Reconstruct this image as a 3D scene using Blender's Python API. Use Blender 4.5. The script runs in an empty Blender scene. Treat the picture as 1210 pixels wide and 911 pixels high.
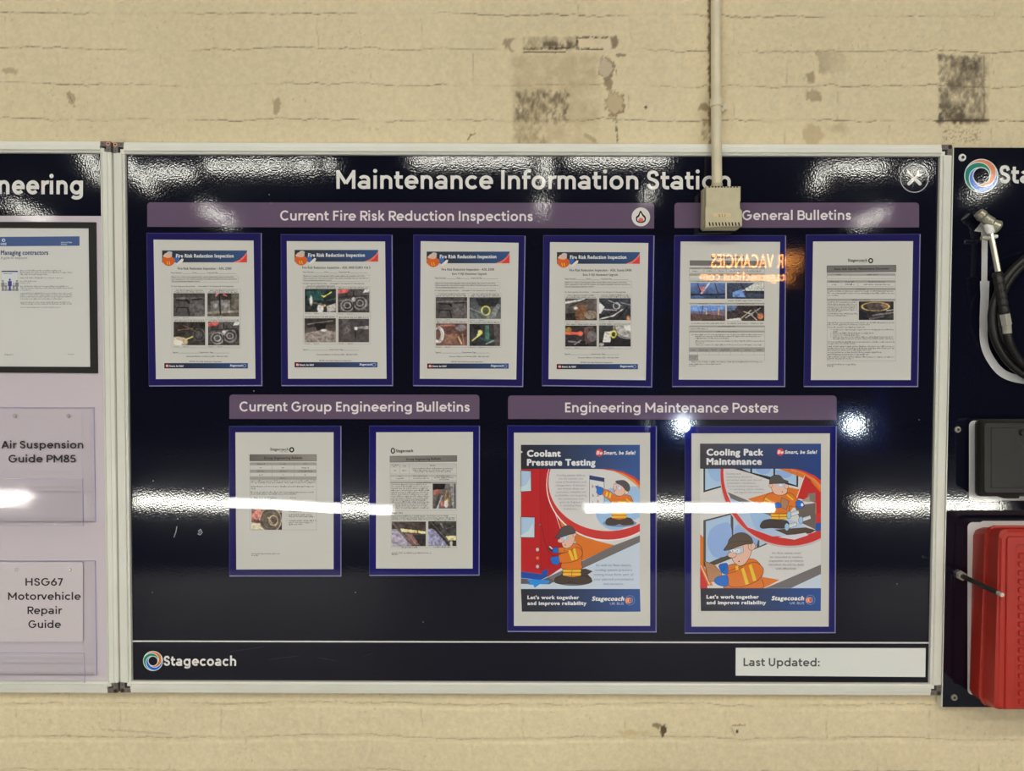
import bpy, bmesh, math, random
import numpy as np
from mathutils import Vector, Matrix
from mathutils.geometry import tessellate_polygon

S = bpy.context.scene
COL = S.collection
R0 = random.Random(7)

# ------------------------------------------------------------------ camera
IW, IH, F = 1210.0, 911.0, 880.0
CAM = np.array([-0.04142, -1.63437, 1.67701])
PITCH, YAW, ROLL = -0.0301083, 0.0006559, -0.0030265


def cam_matrix():
    cp, sp = math.cos(PITCH), math.sin(PITCH)
    cy, sy = math.cos(YAW), math.sin(YAW)
    cr, sr = math.cos(ROLL), math.sin(ROLL)
    rx = np.array([[1, 0, 0], [0, cp, -sp], [0, sp, cp]])
    rz = np.array([[cy, -sy, 0], [sy, cy, 0], [0, 0, 1]])
    ry = np.array([[cr, 0, sr], [0, 1, 0], [-sr, 0, cr]])
    return rz @ rx @ ry          # columns: right, forward, up


MC = cam_matrix()
cd = bpy.data.cameras.new('camera')
cam = bpy.data.objects.new('camera', cd)
COL.objects.link(cam)
cd.sensor_fit = 'HORIZONTAL'
cd.sensor_width = 36.0
cd.lens = F / IW * 36.0
cd.clip_start = 0.01
m4 = Matrix.Identity(4)
for i in range(3):
    m4[i][0] = MC[i, 0]
    m4[i][1] = MC[i, 2]
    m4[i][2] = -MC[i, 1]
    m4[i][3] = CAM[i]
cam.matrix_world = m4
S.camera = cam

# ------------------------------------------------------------------ light settings
EXPOSURE = 0.0
TUBE = 43.0            # radiance of the fluorescent tubes
WASH = 45.0           # power of each added wash lamp
LAMPCOL = (1.0, 0.985, 0.86)
S.view_settings.view_transform = 'Standard'
S.view_settings.look = 'None'
S.view_settings.gamma = 1.0
S.view_settings.use_curve_mapping = False
S.view_settings.exposure = EXPOSURE
wd = bpy.data.worlds.new('depot_air')
S.world = wd
wd.use_nodes = True
wd.node_tree.nodes['Background'].inputs[0].default_value = (0.9, 0.95, 1.0, 1)
wd.node_tree.nodes['Background'].inputs[1].default_value = 0.015

# ------------------------------------------------------------------ pixel <-> world


def at(px, py, Y):
    px = np.asarray(px, float)
    py = np.asarray(py, float)
    Y = np.broadcast_to(np.asarray(Y, float), px.shape)
    d = (MC[:, 0][None] * ((px.ravel() - IW / 2) / F)[:, None] + MC[:, 1][None]
         - MC[:, 2][None] * ((py.ravel() - IH / 2) / F)[:, None])
    t = (Y.ravel() - CAM[1]) / d[:, 1]
    return CAM[None] + d * t[:, None]


def P(px, py, Y):
    return at([px], [py], Y)[0]


def to_px(X):
    d = (X - CAM) @ MC
    return np.stack([IW / 2 + F * d[:, 0] / d[:, 1], IH / 2 - F * d[:, 2] / d[:, 1]], 1)


def lin(c):
    c = np.asarray(c, float) / 255.0
    return np.where(c <= 0.04045, c / 12.92, ((c + 0.055) / 1.055) ** 2.4)


ILLUM = np.array([0.77, 0.76, 0.66])


def alb(c):                 # albedo of a thing that looks like sRGB c under the depot lamps
    return np.clip(lin(c) / ILLUM, 0.0, 0.92)


# ------------------------------------------------------------------ materials
def new_mat(name):
    m = bpy.data.materials.new(name)
    m.use_nodes = True
    return m, m.node_tree, m.node_tree.nodes['Principled BSDF']


def bump(nt, scale, dist, detail=2.0, rough=0.5, prev=None, stretch=None):
    geo = nt.nodes.new('ShaderNodeNewGeometry')
    n = nt.nodes.new('ShaderNodeTexNoise')
    n.inputs['Scale'].default_value = scale
    n.inputs['Detail'].default_value = detail
    n.inputs['Roughness'].default_value = rough
    src = geo.outputs['Position']
    if stretch:
        mp = nt.nodes.new('ShaderNodeMapping')
        mp.inputs['Scale'].default_value = stretch
        nt.links.new(src, mp.inputs['Vector'])
        src = mp.outputs[0]
    nt.links.new(src, n.inputs['Vector'])
    b = nt.nodes.new('ShaderNodeBump')
    b.inputs['Strength'].default_value = 1.0
    b.inputs['Distance'].default_value = dist
    nt.links.new(n.outputs['Fac'], b.inputs['Height'])
    if prev:
        nt.links.new(prev.outputs[0], b.inputs['Normal'])
    return b


def fmat(name, c, rough=0.5, metal=0.0, spec=0.5, coat=0.0, coat_rough=0.05, b=None, var=0.0, vscale=8.0):
    m, nt, p = new_mat(name)
    base = alb(c) if metal < 0.5 else lin(c)
    p.inputs['Base Color'].default_value = (*base, 1)
    p.inputs['Roughness'].default_value = rough
    p.inputs['Metallic'].default_value = metal
    p.inputs['Specular IOR Level'].default_value = spec
    p.inputs['Coat Weight'].default_value = coat
    p.inputs['Coat Roughness'].default_value = coat_rough
    if b:
        bn = bump(nt, *b)
        nt.links.new(bn.outputs[0], p.inputs['Normal'])
    if var:
        geo = nt.nodes.new('ShaderNodeNewGeometry')
        n = nt.nodes.new('ShaderNodeTexNoise')
        n.inputs['Scale'].default_value = vscale
        n.inputs['Detail'].default_value = 5
        nt.links.new(geo.outputs['Position'], n.inputs['Vector'])
        mr = nt.nodes.new('ShaderNodeMapRange')
        mr.inputs['From Min'].default_value = 0.3
        mr.inputs['From Max'].default_value = 0.7
        mr.inputs['To Min'].default_value = 1 - var
        mr.inputs['To Max'].default_value = 1 + var
        nt.links.new(n.outputs['Fac'], mr.inputs['Value'])
        mx = nt.nodes.new('ShaderNodeMix')
        mx.data_type = 'RGBA'
        mx.blend_type = 'MULTIPLY'
        mx.inputs[0].default_value = 1.0
        mx.inputs[6].default_value = (*base, 1)
        nt.links.new(mr.outputs[0], mx.inputs[7])
        nt.links.new(mx.outputs[2], p.inputs['Base Color'])
    return m


def ink_mat(name, finish):
    m, nt, p = new_mat(name)
    a = nt.nodes.new('ShaderNodeAttribute')
    a.attribute_name = 'Col'
    nt.links.new(a.outputs['Color'], p.inputs['Base Color'])
    if finish == 'panel':
        panel_finish(nt, p)
    elif finish == 'lam':
        lam_finish(nt, p)
    elif finish == 'print':
        p.inputs['Roughness'].default_value = 0.45
    elif finish == 'wall':
        p.inputs['Roughness'].default_value = 0.62
        p.inputs['Specular IOR Level'].default_value = 0.3
        b1 = bump(nt, 330, 0.0007, 3.0, 0.65)
        b2 = bump(nt, 45, 0.0022, 4.0, 0.55, prev=b1)
        nt.links.new(b2.outputs[0], p.inputs['Normal'])
    return m


PANEL_ROUGH = 0.048
PANEL_BUMP = (300, 0.000031, 0.0, 0.5)


def panel_finish(nt, p):
    p.inputs['Roughness'].default_value = PANEL_ROUGH
    p.inputs['Specular IOR Level'].default_value = 0.5
    b = bump(nt, *PANEL_BUMP)
    nt.links.new(b.outputs[0], p.inputs['Normal'])


def lam_finish(nt, p):
    p.inputs['Roughness'].default_value = 0.5
    p.inputs['Specular IOR Level'].default_value = 0.1
    p.inputs['Coat Weight'].default_value = 1.0
    p.inputs['Coat Roughness'].default_value = 0.015
    b = bump(nt, 2.6, 0.0006, 1.0, 0.3)
    nt.links.new(b.outputs[0], p.inputs['Coat Normal'])


def panel_mat(name, c):
    m, nt, p = new_mat(name)
    p.inputs['Base Color'].default_value = (*alb(c), 1)
    panel_finish(nt, p)
    return m


def lam_mat(name, c):
    m, nt, p = new_mat(name)
    p.inputs['Base Color'].default_value = (*alb(c), 1)
    lam_finish(nt, p)
    return m


def glow_mat(name, c, s):
    m, nt, p = new_mat(name)
    p.inputs['Base Color'].default_value = (0.8, 0.8, 0.8, 1)
    p.inputs['Emission Color'].default_value = (*c, 1)
    p.inputs['Emission Strength'].default_value = s
    return m


M = {
    'navy': panel_mat('navy_gloss_panel', (13, 14, 25)),
    'lilac': panel_mat('lilac_gloss_panel', (192, 181, 179)),
    'ink_panel': ink_mat('panel_print', 'panel'),
    'ink_lam': ink_mat('laminated_print', 'lam'),
    'ink_print': ink_mat('matt_print', 'print'),
    'wall': ink_mat('painted_brick', 'wall'),
    'card': lam_mat('laminated_blue_card', (25, 21, 76)),
    'card_bright': lam_mat('laminated_royal_blue_card', (17, 15, 84)),
    'paper': lam_mat('laminated_paper', (194, 191, 177)),
    'plain_paper': fmat('plain_paper', (196, 194, 182), 0.4),
    'edge': fmat('clear_plastic_edge', (120, 118, 150), 0.15),
    'alu': fmat('satin_aluminium', (205, 203, 184), 0.33, 0.0, 0.6, b=(60, 0.0001, 2.0, 0.5), var=0.03, vscale=14),
    'bracket': fmat('grey_bracket_plastic', (98, 90, 82), 0.5, b=(300, 0.0002)),
    'recess': fmat('black_recess', (14, 12, 10), 0.8),
    'copper': fmat('copper_screw', (196, 138, 110), 0.35, 0.0, 0.6),
    'rust': fmat('dark_rust', (60, 42, 30), 0.7),
    'cream_pvc': fmat('cream_painted_pipe', (203, 192, 158), 0.42, b=(140, 0.0003), var=0.06, vscale=30),
    'box_pvc': fmat('yellowed_plastic', (180, 170, 133), 0.42, var=0.06, vscale=60),
    'vent': fmat('vent_slot_black', (38, 34, 26), 0.8),
    'black_pl': fmat('black_plastic', (36, 35, 31), 0.42, b=(500, 0.00012), var=0.1, vscale=40),
    'black_frame': fmat('black_frame_plastic', (30, 29, 26), 0.5, spec=0.25),
    'rubber': fmat('black_rubber', (26, 24, 22), 0.42, b=(220, 0.0003)),
    'red': fmat('red_plastic', (160, 39, 26), 0.38, b=(500, 0.0001), var=0.06, vscale=12),
    'chrome': fmat('chrome', (218, 214, 202), 0.25, 0.55, 1.0),
    'steel': fmat('dull_steel', (176, 170, 154), 0.35, 0.6, 0.8, b=(200, 0.0003)),
    'white_pl': fmat('white_plastic', (225, 222, 212), 0.4),
    'tan': fmat('tan_label', (198, 176, 130), 0.5),
    'concrete': fmat('concrete_floor', (98, 96, 92), 0.6, b=(30, 0.002), var=0.12, vscale=3),
    'dark_roof': fmat('dark_roof_sheet', (52, 54, 60), 0.7),
    'dark_wall': fmat('grey_far_wall', (62, 62, 66), 0.7),
    'bus_blue': fmat('blue_bus_paint', (16, 46, 130), 0.3, coat=0.6),
    'bus_white': fmat('white_bus_paint', (190, 190, 186), 0.3, coat=0.6),
    'glass_dark': fmat('dark_windscreen', (18, 20, 24), 0.05),
    'lamp_body': fmat('lamp_housing', (200, 200, 196), 0.5),
    'tube': glow_mat('lit_tube', LAMPCOL, TUBE),
    'tube_far': glow_mat('lit_roof_tube', LAMPCOL, TUBE * 0.6),
    'diffuser': glow_mat('lit_added_wash', LAMPCOL, 5.0),
    'led': glow_mat('amber_led', (1.0, 0.36, 0.07), 11.0),
    'headlamp': glow_mat('lit_headlamp', (0.85, 1.0, 0.9), 110.0),
}


def clear_mat():
    m, nt, p = new_mat('clear_acrylic')
    nt.nodes.remove(p)
    out = nt.nodes['Material Output']
    tr = nt.nodes.new('ShaderNodeBsdfTransparent')
    tr.inputs[0].default_value = (0.99, 0.99, 0.993, 1)
    gl = nt.nodes.new('ShaderNodeBsdfGlossy')
    gl.inputs['Roughness'].default_value = 0.05
    gl.inputs['Color'].default_value = (1, 1, 1, 1)
    fr = nt.nodes.new('ShaderNodeFresnel')
    fr.inputs['IOR'].default_value = 1.49
    b = bump(nt, 8.0, 0.0014, 1.0, 0.4)
    nt.links.new(b.outputs[0], gl.inputs['Normal'])
    nt.links.new(b.outputs[0], fr.inputs['Normal'])
    mx = nt.nodes.new('ShaderNodeMixShader')
    ge = nt.nodes.new('ShaderNodeNewGeometry')
    inv = nt.nodes.new('ShaderNodeMath')
    inv.operation = 'SUBTRACT'
    inv.inputs[0].default_value = 1.0
    nt.links.new(ge.outputs['Backfacing'], inv.inputs[1])
    mu = nt.nodes.new('ShaderNodeMath')
    mu.operation = 'MULTIPLY'
    nt.links.new(fr.outputs[0], mu.inputs[0])
    nt.links.new(inv.outputs[0], mu.inputs[1])
    nt.links.new(mu.outputs[0], mx.inputs[0])
    nt.links.new(tr.outputs[0], mx.inputs[1])
    nt.links.new(gl.outputs[0], mx.inputs[2])
    nt.links.new(mx.outputs[0], out.inputs[0])
    return m


M['clear'] = clear_mat()
M['clear_edge'] = fmat('acrylic_edge', (168, 162, 184), 0.1)

# ------------------------------------------------------------------ objects


def wloc(o):
    v = np.zeros(3)
    while o is not None:
        v += np.array(o.location)
        o = o.parent
    return v


def obj(name, verts, faces, mat, parent=None, cols=None, origin=None, smooth=False):
    verts = np.asarray(verts, float)
    if parent is not None:
        base = wloc(parent)
    else:
        base = np.zeros(3) if origin is None else np.asarray(origin, float)
    me = bpy.data.meshes.new(name)
    me.from_pydata((verts - base).tolist(), [], faces)
    me.materials.append(M[mat] if isinstance(mat, str) else mat)
    if cols is not None:
        cols = np.asarray(cols, np.float32)
        dom = 'POINT' if len(cols) == len(verts) else 'CORNER'
        ca = me.color_attributes.new('Col', 'FLOAT_COLOR', dom)
        full = np.ones((len(cols), 4), np.float32)
        full[:, :3] = cols
        ca.data.foreach_set('color', full.ravel())
    if smooth:
        me.polygons.foreach_set('use_smooth', [True] * len(me.polygons))
    me.update()
    o = bpy.data.objects.new(name, me)
    COL.objects.link(o)
    if parent is not None:
        o.parent = parent
    else:
        o.location = base
    return o


def thing(name, loc, label, cat, group=None):
    o = bpy.data.objects.new(name, None)
    o.empty_display_size = 0.05
    COL.objects.link(o)
    o.location = loc
    o['label'] = label
    o['category'] = cat
    if group:
        o['group'] = group
    return o


def tag(o, label, cat, group=None):
    o['label'] = label
    o['category'] = cat
    if group:
        o['group'] = group
    return o


class MB:
    """collects verts and faces in world space"""

    def __init__(self):
        self.v, self.f = [], []

    def add(self, v, f):
        n = len(self.v)
        self.v += [tuple(map(float, x)) for x in v]
        self.f += [tuple(i + n for i in q) for q in f]
        return self

    def box(self, a, b):
        (x0, y0, z0), (x1, y1, z1) = a, b
        v = [(x0, y0, z0), (x1, y0, z0), (x1, y1, z0), (x0, y1, z0), (x0, y0, z1), (x1, y0, z1), (x1, y1, z1), (x0, y1, z1)]
        return self.add(v, [(0, 1, 5, 4), (1, 2, 6, 5), (2, 3, 7, 6), (3, 0, 4, 7), (4, 5, 6, 7), (3, 2, 1, 0)])

    def prism(self, poly, yf, yb, inset=0.0):
        """px polygon seen at depth yf, extruded straight back to yb, with a small chamfer"""
        poly = np.asarray(poly, float)
        A = at(poly[:, 0], poly[:, 1], yf)
        return self.prism_w(A[:, [0, 2]], yf, yb, inset)

    def prism_w(self, xz, yf, yb, inset=0.0):
        xz = np.asarray(xz, float)
        ar = 0.5 * np.sum(xz[:, 0] * np.roll(xz[:, 1], -1) - np.roll(xz[:, 0], -1) * xz[:, 1])
        if ar < 0:
            xz = xz[::-1]
        n = len(xz)
        rings = []
        if inset > 0:
            rings.append((inset_poly(xz, inset), yf))
            rings.append((xz, yf + inset))
        else:
            rings.append((xz, yf))
        rings.append((xz, yb))
        v = []
        for r, y in rings:
            v += [(p[0], y, p[1]) for p in r]
        f = []
        for k in range(len(rings) - 1):
            for i in range(n):
                j = (i + 1) % n
                f.append((k * n + i, (k + 1) * n + i, (k + 1) * n + j, k * n + j))
        tri = tessellate_polygon([[Vector((p[0], p[1], 0)) for p in rings[0][0]]])
        for t in tri:
            q = [rings[0][0][i] for i in t]
            s = (q[1][0] - q[0][0]) * (q[2][1] - q[0][1]) - (q[2][0] - q[0][0]) * (q[1][1] - q[0][1])
            t = t if s > 0 else t[::-1]
            f.append(tuple(t))
            f.append(tuple((len(rings) - 1) * n + i for i in t[::-1]))
        return self.add(v, f)

    def tube(self, pts, r, n=12, caps=True):
        pts = [np.asarray(p, float) for p in pts]
        rr = r if hasattr(r, '__len__') else [r] * len(pts)
        v, f = [], []
        up = None
        for i, p in enumerate(pts):
            d = pts[min(i + 1, len(pts) - 1)] - pts[max(i - 1, 0)]
            d = d / (np.linalg.norm(d) + 1e-12)
            if up is None:
                up = np.array([0, 0, 1.0]) if abs(d[2]) < 0.9 else np.array([1.0, 0, 0])
            a = up - d * np.dot(up, d)
            a /= np.linalg.norm(a)
            b = np.cross(d, a)
            up = a
            for k in range(n):
                t = 2 * math.pi * k / n
                v.append(p + rr[i] * (math.cos(t) * a + math.sin(t) * b))
        for i in range(len(pts) - 1):
            for k in range(n):
                j = (k + 1) % n
                f.append((i * n + k, i * n + j, (i + 1) * n + j, (i + 1) * n + k))
        if caps:
            f.append(tuple(range(n))[::-1])
            f.append(tuple((len(pts) - 1) * n + k for k in range(n)))
        return self.add(v, f)

    def build(self, name, mat, parent=None, origin=None, smooth=False):
        return obj(name, self.v, self.f, mat, parent, None, origin, smooth)


def inset_poly(xz, d):
    n = len(xz)
    out = []
    for i in range(n):
        a, b, c = xz[i - 1], xz[i], xz[(i + 1) % n]
        e1 = (b - a) / (np.linalg.norm(b - a) + 1e-12)
        e2 = (c - b) / (np.linalg.norm(c - b) + 1e-12)
        n1 = np.array([-e1[1], e1[0]])
        n2 = np.array([-e2[1], e2[0]])
        m = n1 + n2
        m /= max(np.dot(m, n1), 0.3)
        out.append(b + m * d)
    return np.array(out)


def rrect(x0, y0, x1, y1, r=4, n=5, tl=1, tr=1, br=1, bl=1):
    pts = []
    for cx, cy, a0, on in ((x1 - r, y0 + r, -90, tr), (x1 - r, y1 - r, 0, br), (x0 + r, y1 - r, 90, bl), (x0 + r, y0 + r, 180, tl)):
        if on:
            for k in range(n + 1):
                a = math.radians(a0 + 90 * k / n)
                pts.append((cx + r * math.cos(a), cy + r * math.sin(a)))
        else:
            pts.append((cx + r * (1 if a0 in (-90, 0) else -1), cy + r * (1 if a0 in (0, 90) else -1)))
    return pts


def ell(cx, cy, rx, ry, a0=0, a1=360, n=28):
    full = abs(a1 - a0) >= 360
    k = n if full else n + 1
    return [(cx + rx * math.cos(math.radians(a0 + (a1 - a0) * i / n)), cy + ry * math.sin(math.radians(a0 + (a1 - a0) * i / n))) for i in range(k)]


def spline(pts, n=8, closed=False):
    pts = [np.asarray(p, float) for p in pts]
    out = []
    m = len(pts)
    rng = range(m) if closed else range(m - 1)
    for i in rng:
        if closed:
            p0, p1, p2, p3 = pts[i - 1], pts[i], pts[(i + 1) % m], pts[(i + 2) % m]
        else:
            p0, p1, p2, p3 = pts[max(i - 1, 0)], pts[i], pts[i + 1], pts[min(i + 2, m - 1)]
        for k in range(n):
            t = k / n
            out.append(0.5 * (2 * p1 + (p2 - p0) * t + (2 * p0 - 5 * p1 + 4 * p2 - p3) * t * t + (3 * p1 - p0 - 3 * p2 + p3) * t ** 3))
    if not closed:
        out.append(pts[-1])
    return [tuple(p) for p in out]


# ------------------------------------------------------------------ lettering: a plain geometric stroke alphabet
XH = 0.72


def gl(ch, w):
    h = w / 2
    X = XH

    def e(cx, cy, rx, ry, a0=0, a1=360, n=26):
        return [(cx + rx * math.cos(math.radians(a0 + (a1 - a0) * i / n)), cy + ry * math.sin(math.radians(a0 + (a1 - a0) * i / n))) for i in range(n + 1)]
    ow = 0.72
    rx, ry = ow / 2 - h, (X + 0.03) / 2 - h
    cx, cy = 0.055 + ow / 2, X / 2
    st = 0.09 + h
    L = []
    if ch == 'o':
        return [e(cx, cy, rx, ry)], ow + 0.11
    if ch == 'c':
        return [e(cx, cy, rx, ry, 42, 318)], ow + 0.01
    if ch == 'e':
        return [[(cx - rx, cy), (cx + rx + h * .9, cy)], e(cx, cy, rx, ry, 0, 318)], ow + 0.08
    if ch in 'dgpq':
        sx = 0.055 + ow - h
        if ch == 'd':
            return [e(cx, cy, rx, ry), [(sx, 0), (sx, 1.05)]], ow + 0.14
        if ch == 'g':
            return [e(cx, cy, rx, ry), [(sx, X)] + e(cx, -0.03, rx, 0.25 - h, 0, -150)], ow + 0.14
        if ch == 'p':
            c2 = 0.09 + ow / 2
            return [e(c2, cy, rx, ry), [(st, X), (st, -0.28)]], ow + 0.145
    if ch == 'a':
        R_ = 0.055 + 0.62 - h
        mid = 0.055 + 0.62 / 2
        r1 = R_ - mid
        return [[(R_, 0), (R_, X - 0.24)] + e(mid, X - 0.24, r1, 0.24 - h + 0.015, 0, 152),
                e(mid - 0.015, 0.215, r1 + .01, 0.215 - h + 0.015, 0, 360)], 0.62 + 0.14
    if ch in 'nhr':
        nw = 0.62
        r = (nw - w) / 2
        mid = st + r
        yy = X - h + 0.015 - r
        top = 1.05 if ch == 'h' else X
        if ch == 'r':
            return [[(st, 0), (st, X)], e(st + .27, X - h + .01 - .27, 0.27, 0.27, 180, 78)], 0.47
        return [[(st, 0), (st, top)], e(mid, yy, r, r, 180, 0) + [(st + 2 * r, 0)]], nw + 0.17
    if ch == 'm':
        r = (0.56 - w) / 2
        yy = X - h + 0.015 - r
        s2 = st + 2 * r
        return [[(st, 0), (st, X)], e(st + r, yy, r, r, 180, 0) + [(s2, 0)], e(s2 + r, yy, r, r, 180, 0) + [(s2 + 2 * r, 0)]], s2 + 2 * r + h + 0.08
    if ch == 'u':
        nw = 0.62
        r = (nw - w) / 2
        yy = h - 0.015 + r
        return [[(st, X)] + e(st + r, yy, r, r, 180, 360), [(st + 2 * r, 0), (st + 2 * r, X)]], nw + 0.17
    if ch == 'i':
        return [[(st, 0), (st, X)], ('dot', st, 0.96, w * 0.62)], 0.18 + w
    if ch == 'l':
        return [[(st, 0), (st, 1.05)]], 0.18 + w
    if ch == 't':
        x = 0.19
        return [[(x, 0.93), (x, 0.24)] + e(x + 0.24 - h, 0.24, 0.24 - h, 0.24 - h, 180, 270) + [(x + .27, h)], [(x - 0.17, X - h), (x + 0.27, X - h)]], 0.5
    if ch == 'f':
        x = 0.2
        return [[(x, 0), (x, 0.80)] + e(x + 0.25 - h, 0.8, 0.25 - h, 0.26 - h, 180, 90) + [(x + .28, 1.06 - h)], [(x - 0.17, X - h), (x + 0.26, X - h)]], 0.47
    if ch == 'k':
        return [[(st, 0), (st, 1.05)], [(st + 0.03, 0.28), (st + 0.42, X)], [(st + .15, 0.40), (st + 0.45, 0)]], 0.70
    if ch == 'v':
        return [[(0.08, X), (0.345, 0.04)], [(0.345, 0.04), (0.61, X)]], 0.69
    if ch in 'sS':
        H = X + 0.02 if ch == 's' else 1.02
        W = 0.52 if ch == 's' else 0.66
        c = [(.95, .76), (.80, .95), (.5, 1.0), (.16, .93), (.06, .74), (.2, .58), (.5, .51), (.82, .42), (.97, .25), (.84, .06), (.48, 0.0), (.17, .06), (.02, .25)]
        return [spline([(0.055 + h + (W - w) * a, h - .01 + (H - w) * b) for a, b in c], 5)], W + 0.10
    if ch == 'M':
        W = 0.98
        return [[(st, 0), (st, 1)], [(st + W - w, 0), (st + W - w, 1)], [(st, 0.92), (st + (W - w) / 2, 0.28)], [(st + (W - w) / 2, 0.28), (st + W - w, 0.92)]], W + 0.18
    if ch == 'I':
        return [[(st, 0), (st, 1)]], 0.18 + w
    if ch == 'L':
        return [[(st, 0), (st, 1)], [(st, h), (st + .48, h)]], 0.66
    if ch in 'EF':
        W = 0.54
        ls = [[(st, 0), (st, 1)], [(st, 1 - h), (st + W - h, 1 - h)], [(st, 0.51), (st + W - h - .05, 0.51)]]
        if ch == 'E':
            ls.append([(st, h), (st + W - h, h)])
        return ls, W + 0.15
    if ch == 'H':
        W = 0.78
        return [[(st, 0), (st, 1)], [(st + W - w, 0), (st + W - w, 1)], [(st, .51), (st + W - w, .51)]], W + 0.18
    if ch in 'PRB':
        W = 0.62
        yb = 0.45 if ch != 'B' else 0.51
        r = (1 - h - yb) / 2
        xr = st + W - h - r - (.03 if ch == 'B' else 0)
        ls = [[(st, 0), (st, 1)], [(st, 1 - h), (xr, 1 - h)] + e(xr, yb + r, r, r, 90, -90) + [(st, yb)]]
        if ch == 'R':
            ls.append([(st + .20, yb), (st + W - h - .02, 0)])
        if ch == 'B':
            r2 = (yb - h) / 2
            x2 = st + W - h - r2 + .02
            ls.append([(st, yb), (x2, yb)] + e(x2, h + r2, r2, r2, 90, -90) + [(st, h)])
        return ls, W + 0.15
    if ch in 'CGO':
        W = 0.94
        a = (0.055 + W / 2, 0.5, W / 2 - h, 0.52 - h)
        if ch == 'C':
            return [e(*a, 45, 315)], W - 0.01
        return [e(*a, 45, 360), [(a[0] + .03, 0.5), (a[0] + a[2] + h, 0.5)]], W + 0.12
    if ch == 'U':
        W = 0.74
        r = (W - w) / 2
        return [[(st, 1), (st, h + r - .01)] + e(st + r, h + r - .01, r, r, 180, 360) + [(st + 2 * r, 1)]], W + 0.18
    if ch == 'A':
        return [[(0.09, 0), (0.44, 0.97)], [(0.44, 0.97), (0.79, 0)], [(0.2, 0.30), (0.68, 0.30)]], 0.88
    if ch == ':':
        return [('dot', 0.16, 0.10, w * 0.62), ('dot', 0.16, X - 0.14, w * 0.62)], 0.32
    if ch == '8':
        return [e(0.36, 0.755, 0.27 - h, 0.265 - h), e(0.36, 0.275, 0.32 - h, 0.29 - h)], 0.72
    if ch == '6':
        return [e(0.37, 0.32, 0.33 - h, 0.335 - h), [(0.37 - .33 + h + .02, 0.40), (0.50, 0.97)]], 0.74
    if ch == '7':
        return [[(0.05, 1 - h), (0.58, 1 - h)], [(0.53, 0.95), (0.22, 0)]], 0.64
    if ch == '5':
        return [[(0.60, 1 - h), (0.19, 1 - h)], [(0.19, 1.0 - h), (0.15, 0.50)], e(0.34, 0.32, 0.32 - h, 0.335 - h, 130, -150)], 0.72
    return [], 0.30


def stroke(pts, w, closed=False):
    """outline quads of a stroked path (2-D)"""
    p = np.asarray(pts, float)
    keep = [0]
    for i in range(1, len(p)):
        if np.linalg.norm(p[i] - p[keep[-1]]) > 1e-7:
            keep.append(i)
    p = p[keep]
    if len(p) < 2:
        return np.zeros((0, 2)), []
    d = np.diff(p, axis=0)
    d /= np.linalg.norm(d, axis=1)[:, None]
    nn = np.stack([-d[:, 1], d[:, 0]], 1)
    loop = closed or np.linalg.norm(p[0] - p[-1]) < 1e-6
    V = []
    for i in range(len(p)):
        if i == 0:
            a, b = (nn[-1], nn[0]) if loop else (nn[0], nn[0])
        elif i == len(p) - 1:
            a, b = (nn[-1], nn[0]) if loop else (nn[-1], nn[-1])
        else:
            a, b = nn[i - 1], nn[i]
        m = a + b
        m /= max(np.linalg.norm(m), 1e-6)
        m /= max(np.dot(m, a), 0.55)
        V += [p[i] + m * w / 2, p[i] - m * w / 2]
    Fc = [(2 * i, 2 * i + 1, 2 * i + 3, 2 * i + 2) for i in range(len(p) - 1)]
    return np.array(V), Fc


LAY = []       # stacking order of the overlapping strokes of the last string


def geo_text(s, w):
    """stroke-alphabet string -> (verts, faces, width)"""
    V, Fc, x, n = [], [], 0.0, 0
    LAY.clear()
    for ch in s:
        ls, adv = gl(ch, w)
        for li, l in enumerate(ls):
            if isinstance(l, tuple):
                _, dx, dy, r = l
                v = np.array(ell(dx, dy, r, r, n=16))
                f = [tuple(range(16))]
            else:
                v, f = stroke(l, w)
            if len(v):
                V.append(v + np.array([x, 0]))
                LAY.extend([li] * len(v))
                Fc += [tuple(i + n for i in q) for q in f]
                n += len(v)
        x += adv
    V = np.concatenate(V)
    return V, Fc, x


# built-in font glyphs, cached
_G = {}


def font_glyph(ch):
    if ch in _G:
        return _G[ch]

    def mesh_of(t):
        c = bpy.data.curves.new('t', 'FONT')
        c.body = t
        c.size = 1.0
        c.resolution_u = 3
        c.fill_mode = 'FRONT'
        o = bpy.data.objects.new('t', c)
        COL.objects.link(o)
        bpy.context.view_layer.update()
        me = o.evaluated_get(bpy.context.evaluated_depsgraph_get()).to_mesh()
        v = np.array([x.co[:2] for x in me.vertices]) if len(me.vertices) else np.zeros((0, 2))
        f = [tuple(p.vertices) for p in me.polygons]
        bpy.data.objects.remove(o)
        bpy.data.curves.remove(c)
        return v, f
    v, f = mesh_of(ch) if ch != ' ' else (np.zeros((0, 2)), [])
    a, _ = mesh_of('H' + ch + 'H')
    b, _ = mesh_of('HH')
    adv = (a[:, 0].max() - a[:, 0].min()) - (b[:, 0].max() - b[:, 0].min())
    _G[ch] = (v, f, adv)
    return _G[ch]


for _c in 'ABCDEFGHIJKLMNOPQRSTUVWXYZabcdefghijklmnopqrstuvwxyz0123456789 .,:-!&()\'_?=/':
    font_glyph(_c)
CAPH = font_glyph('H')[0][:, 1].max()


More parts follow.
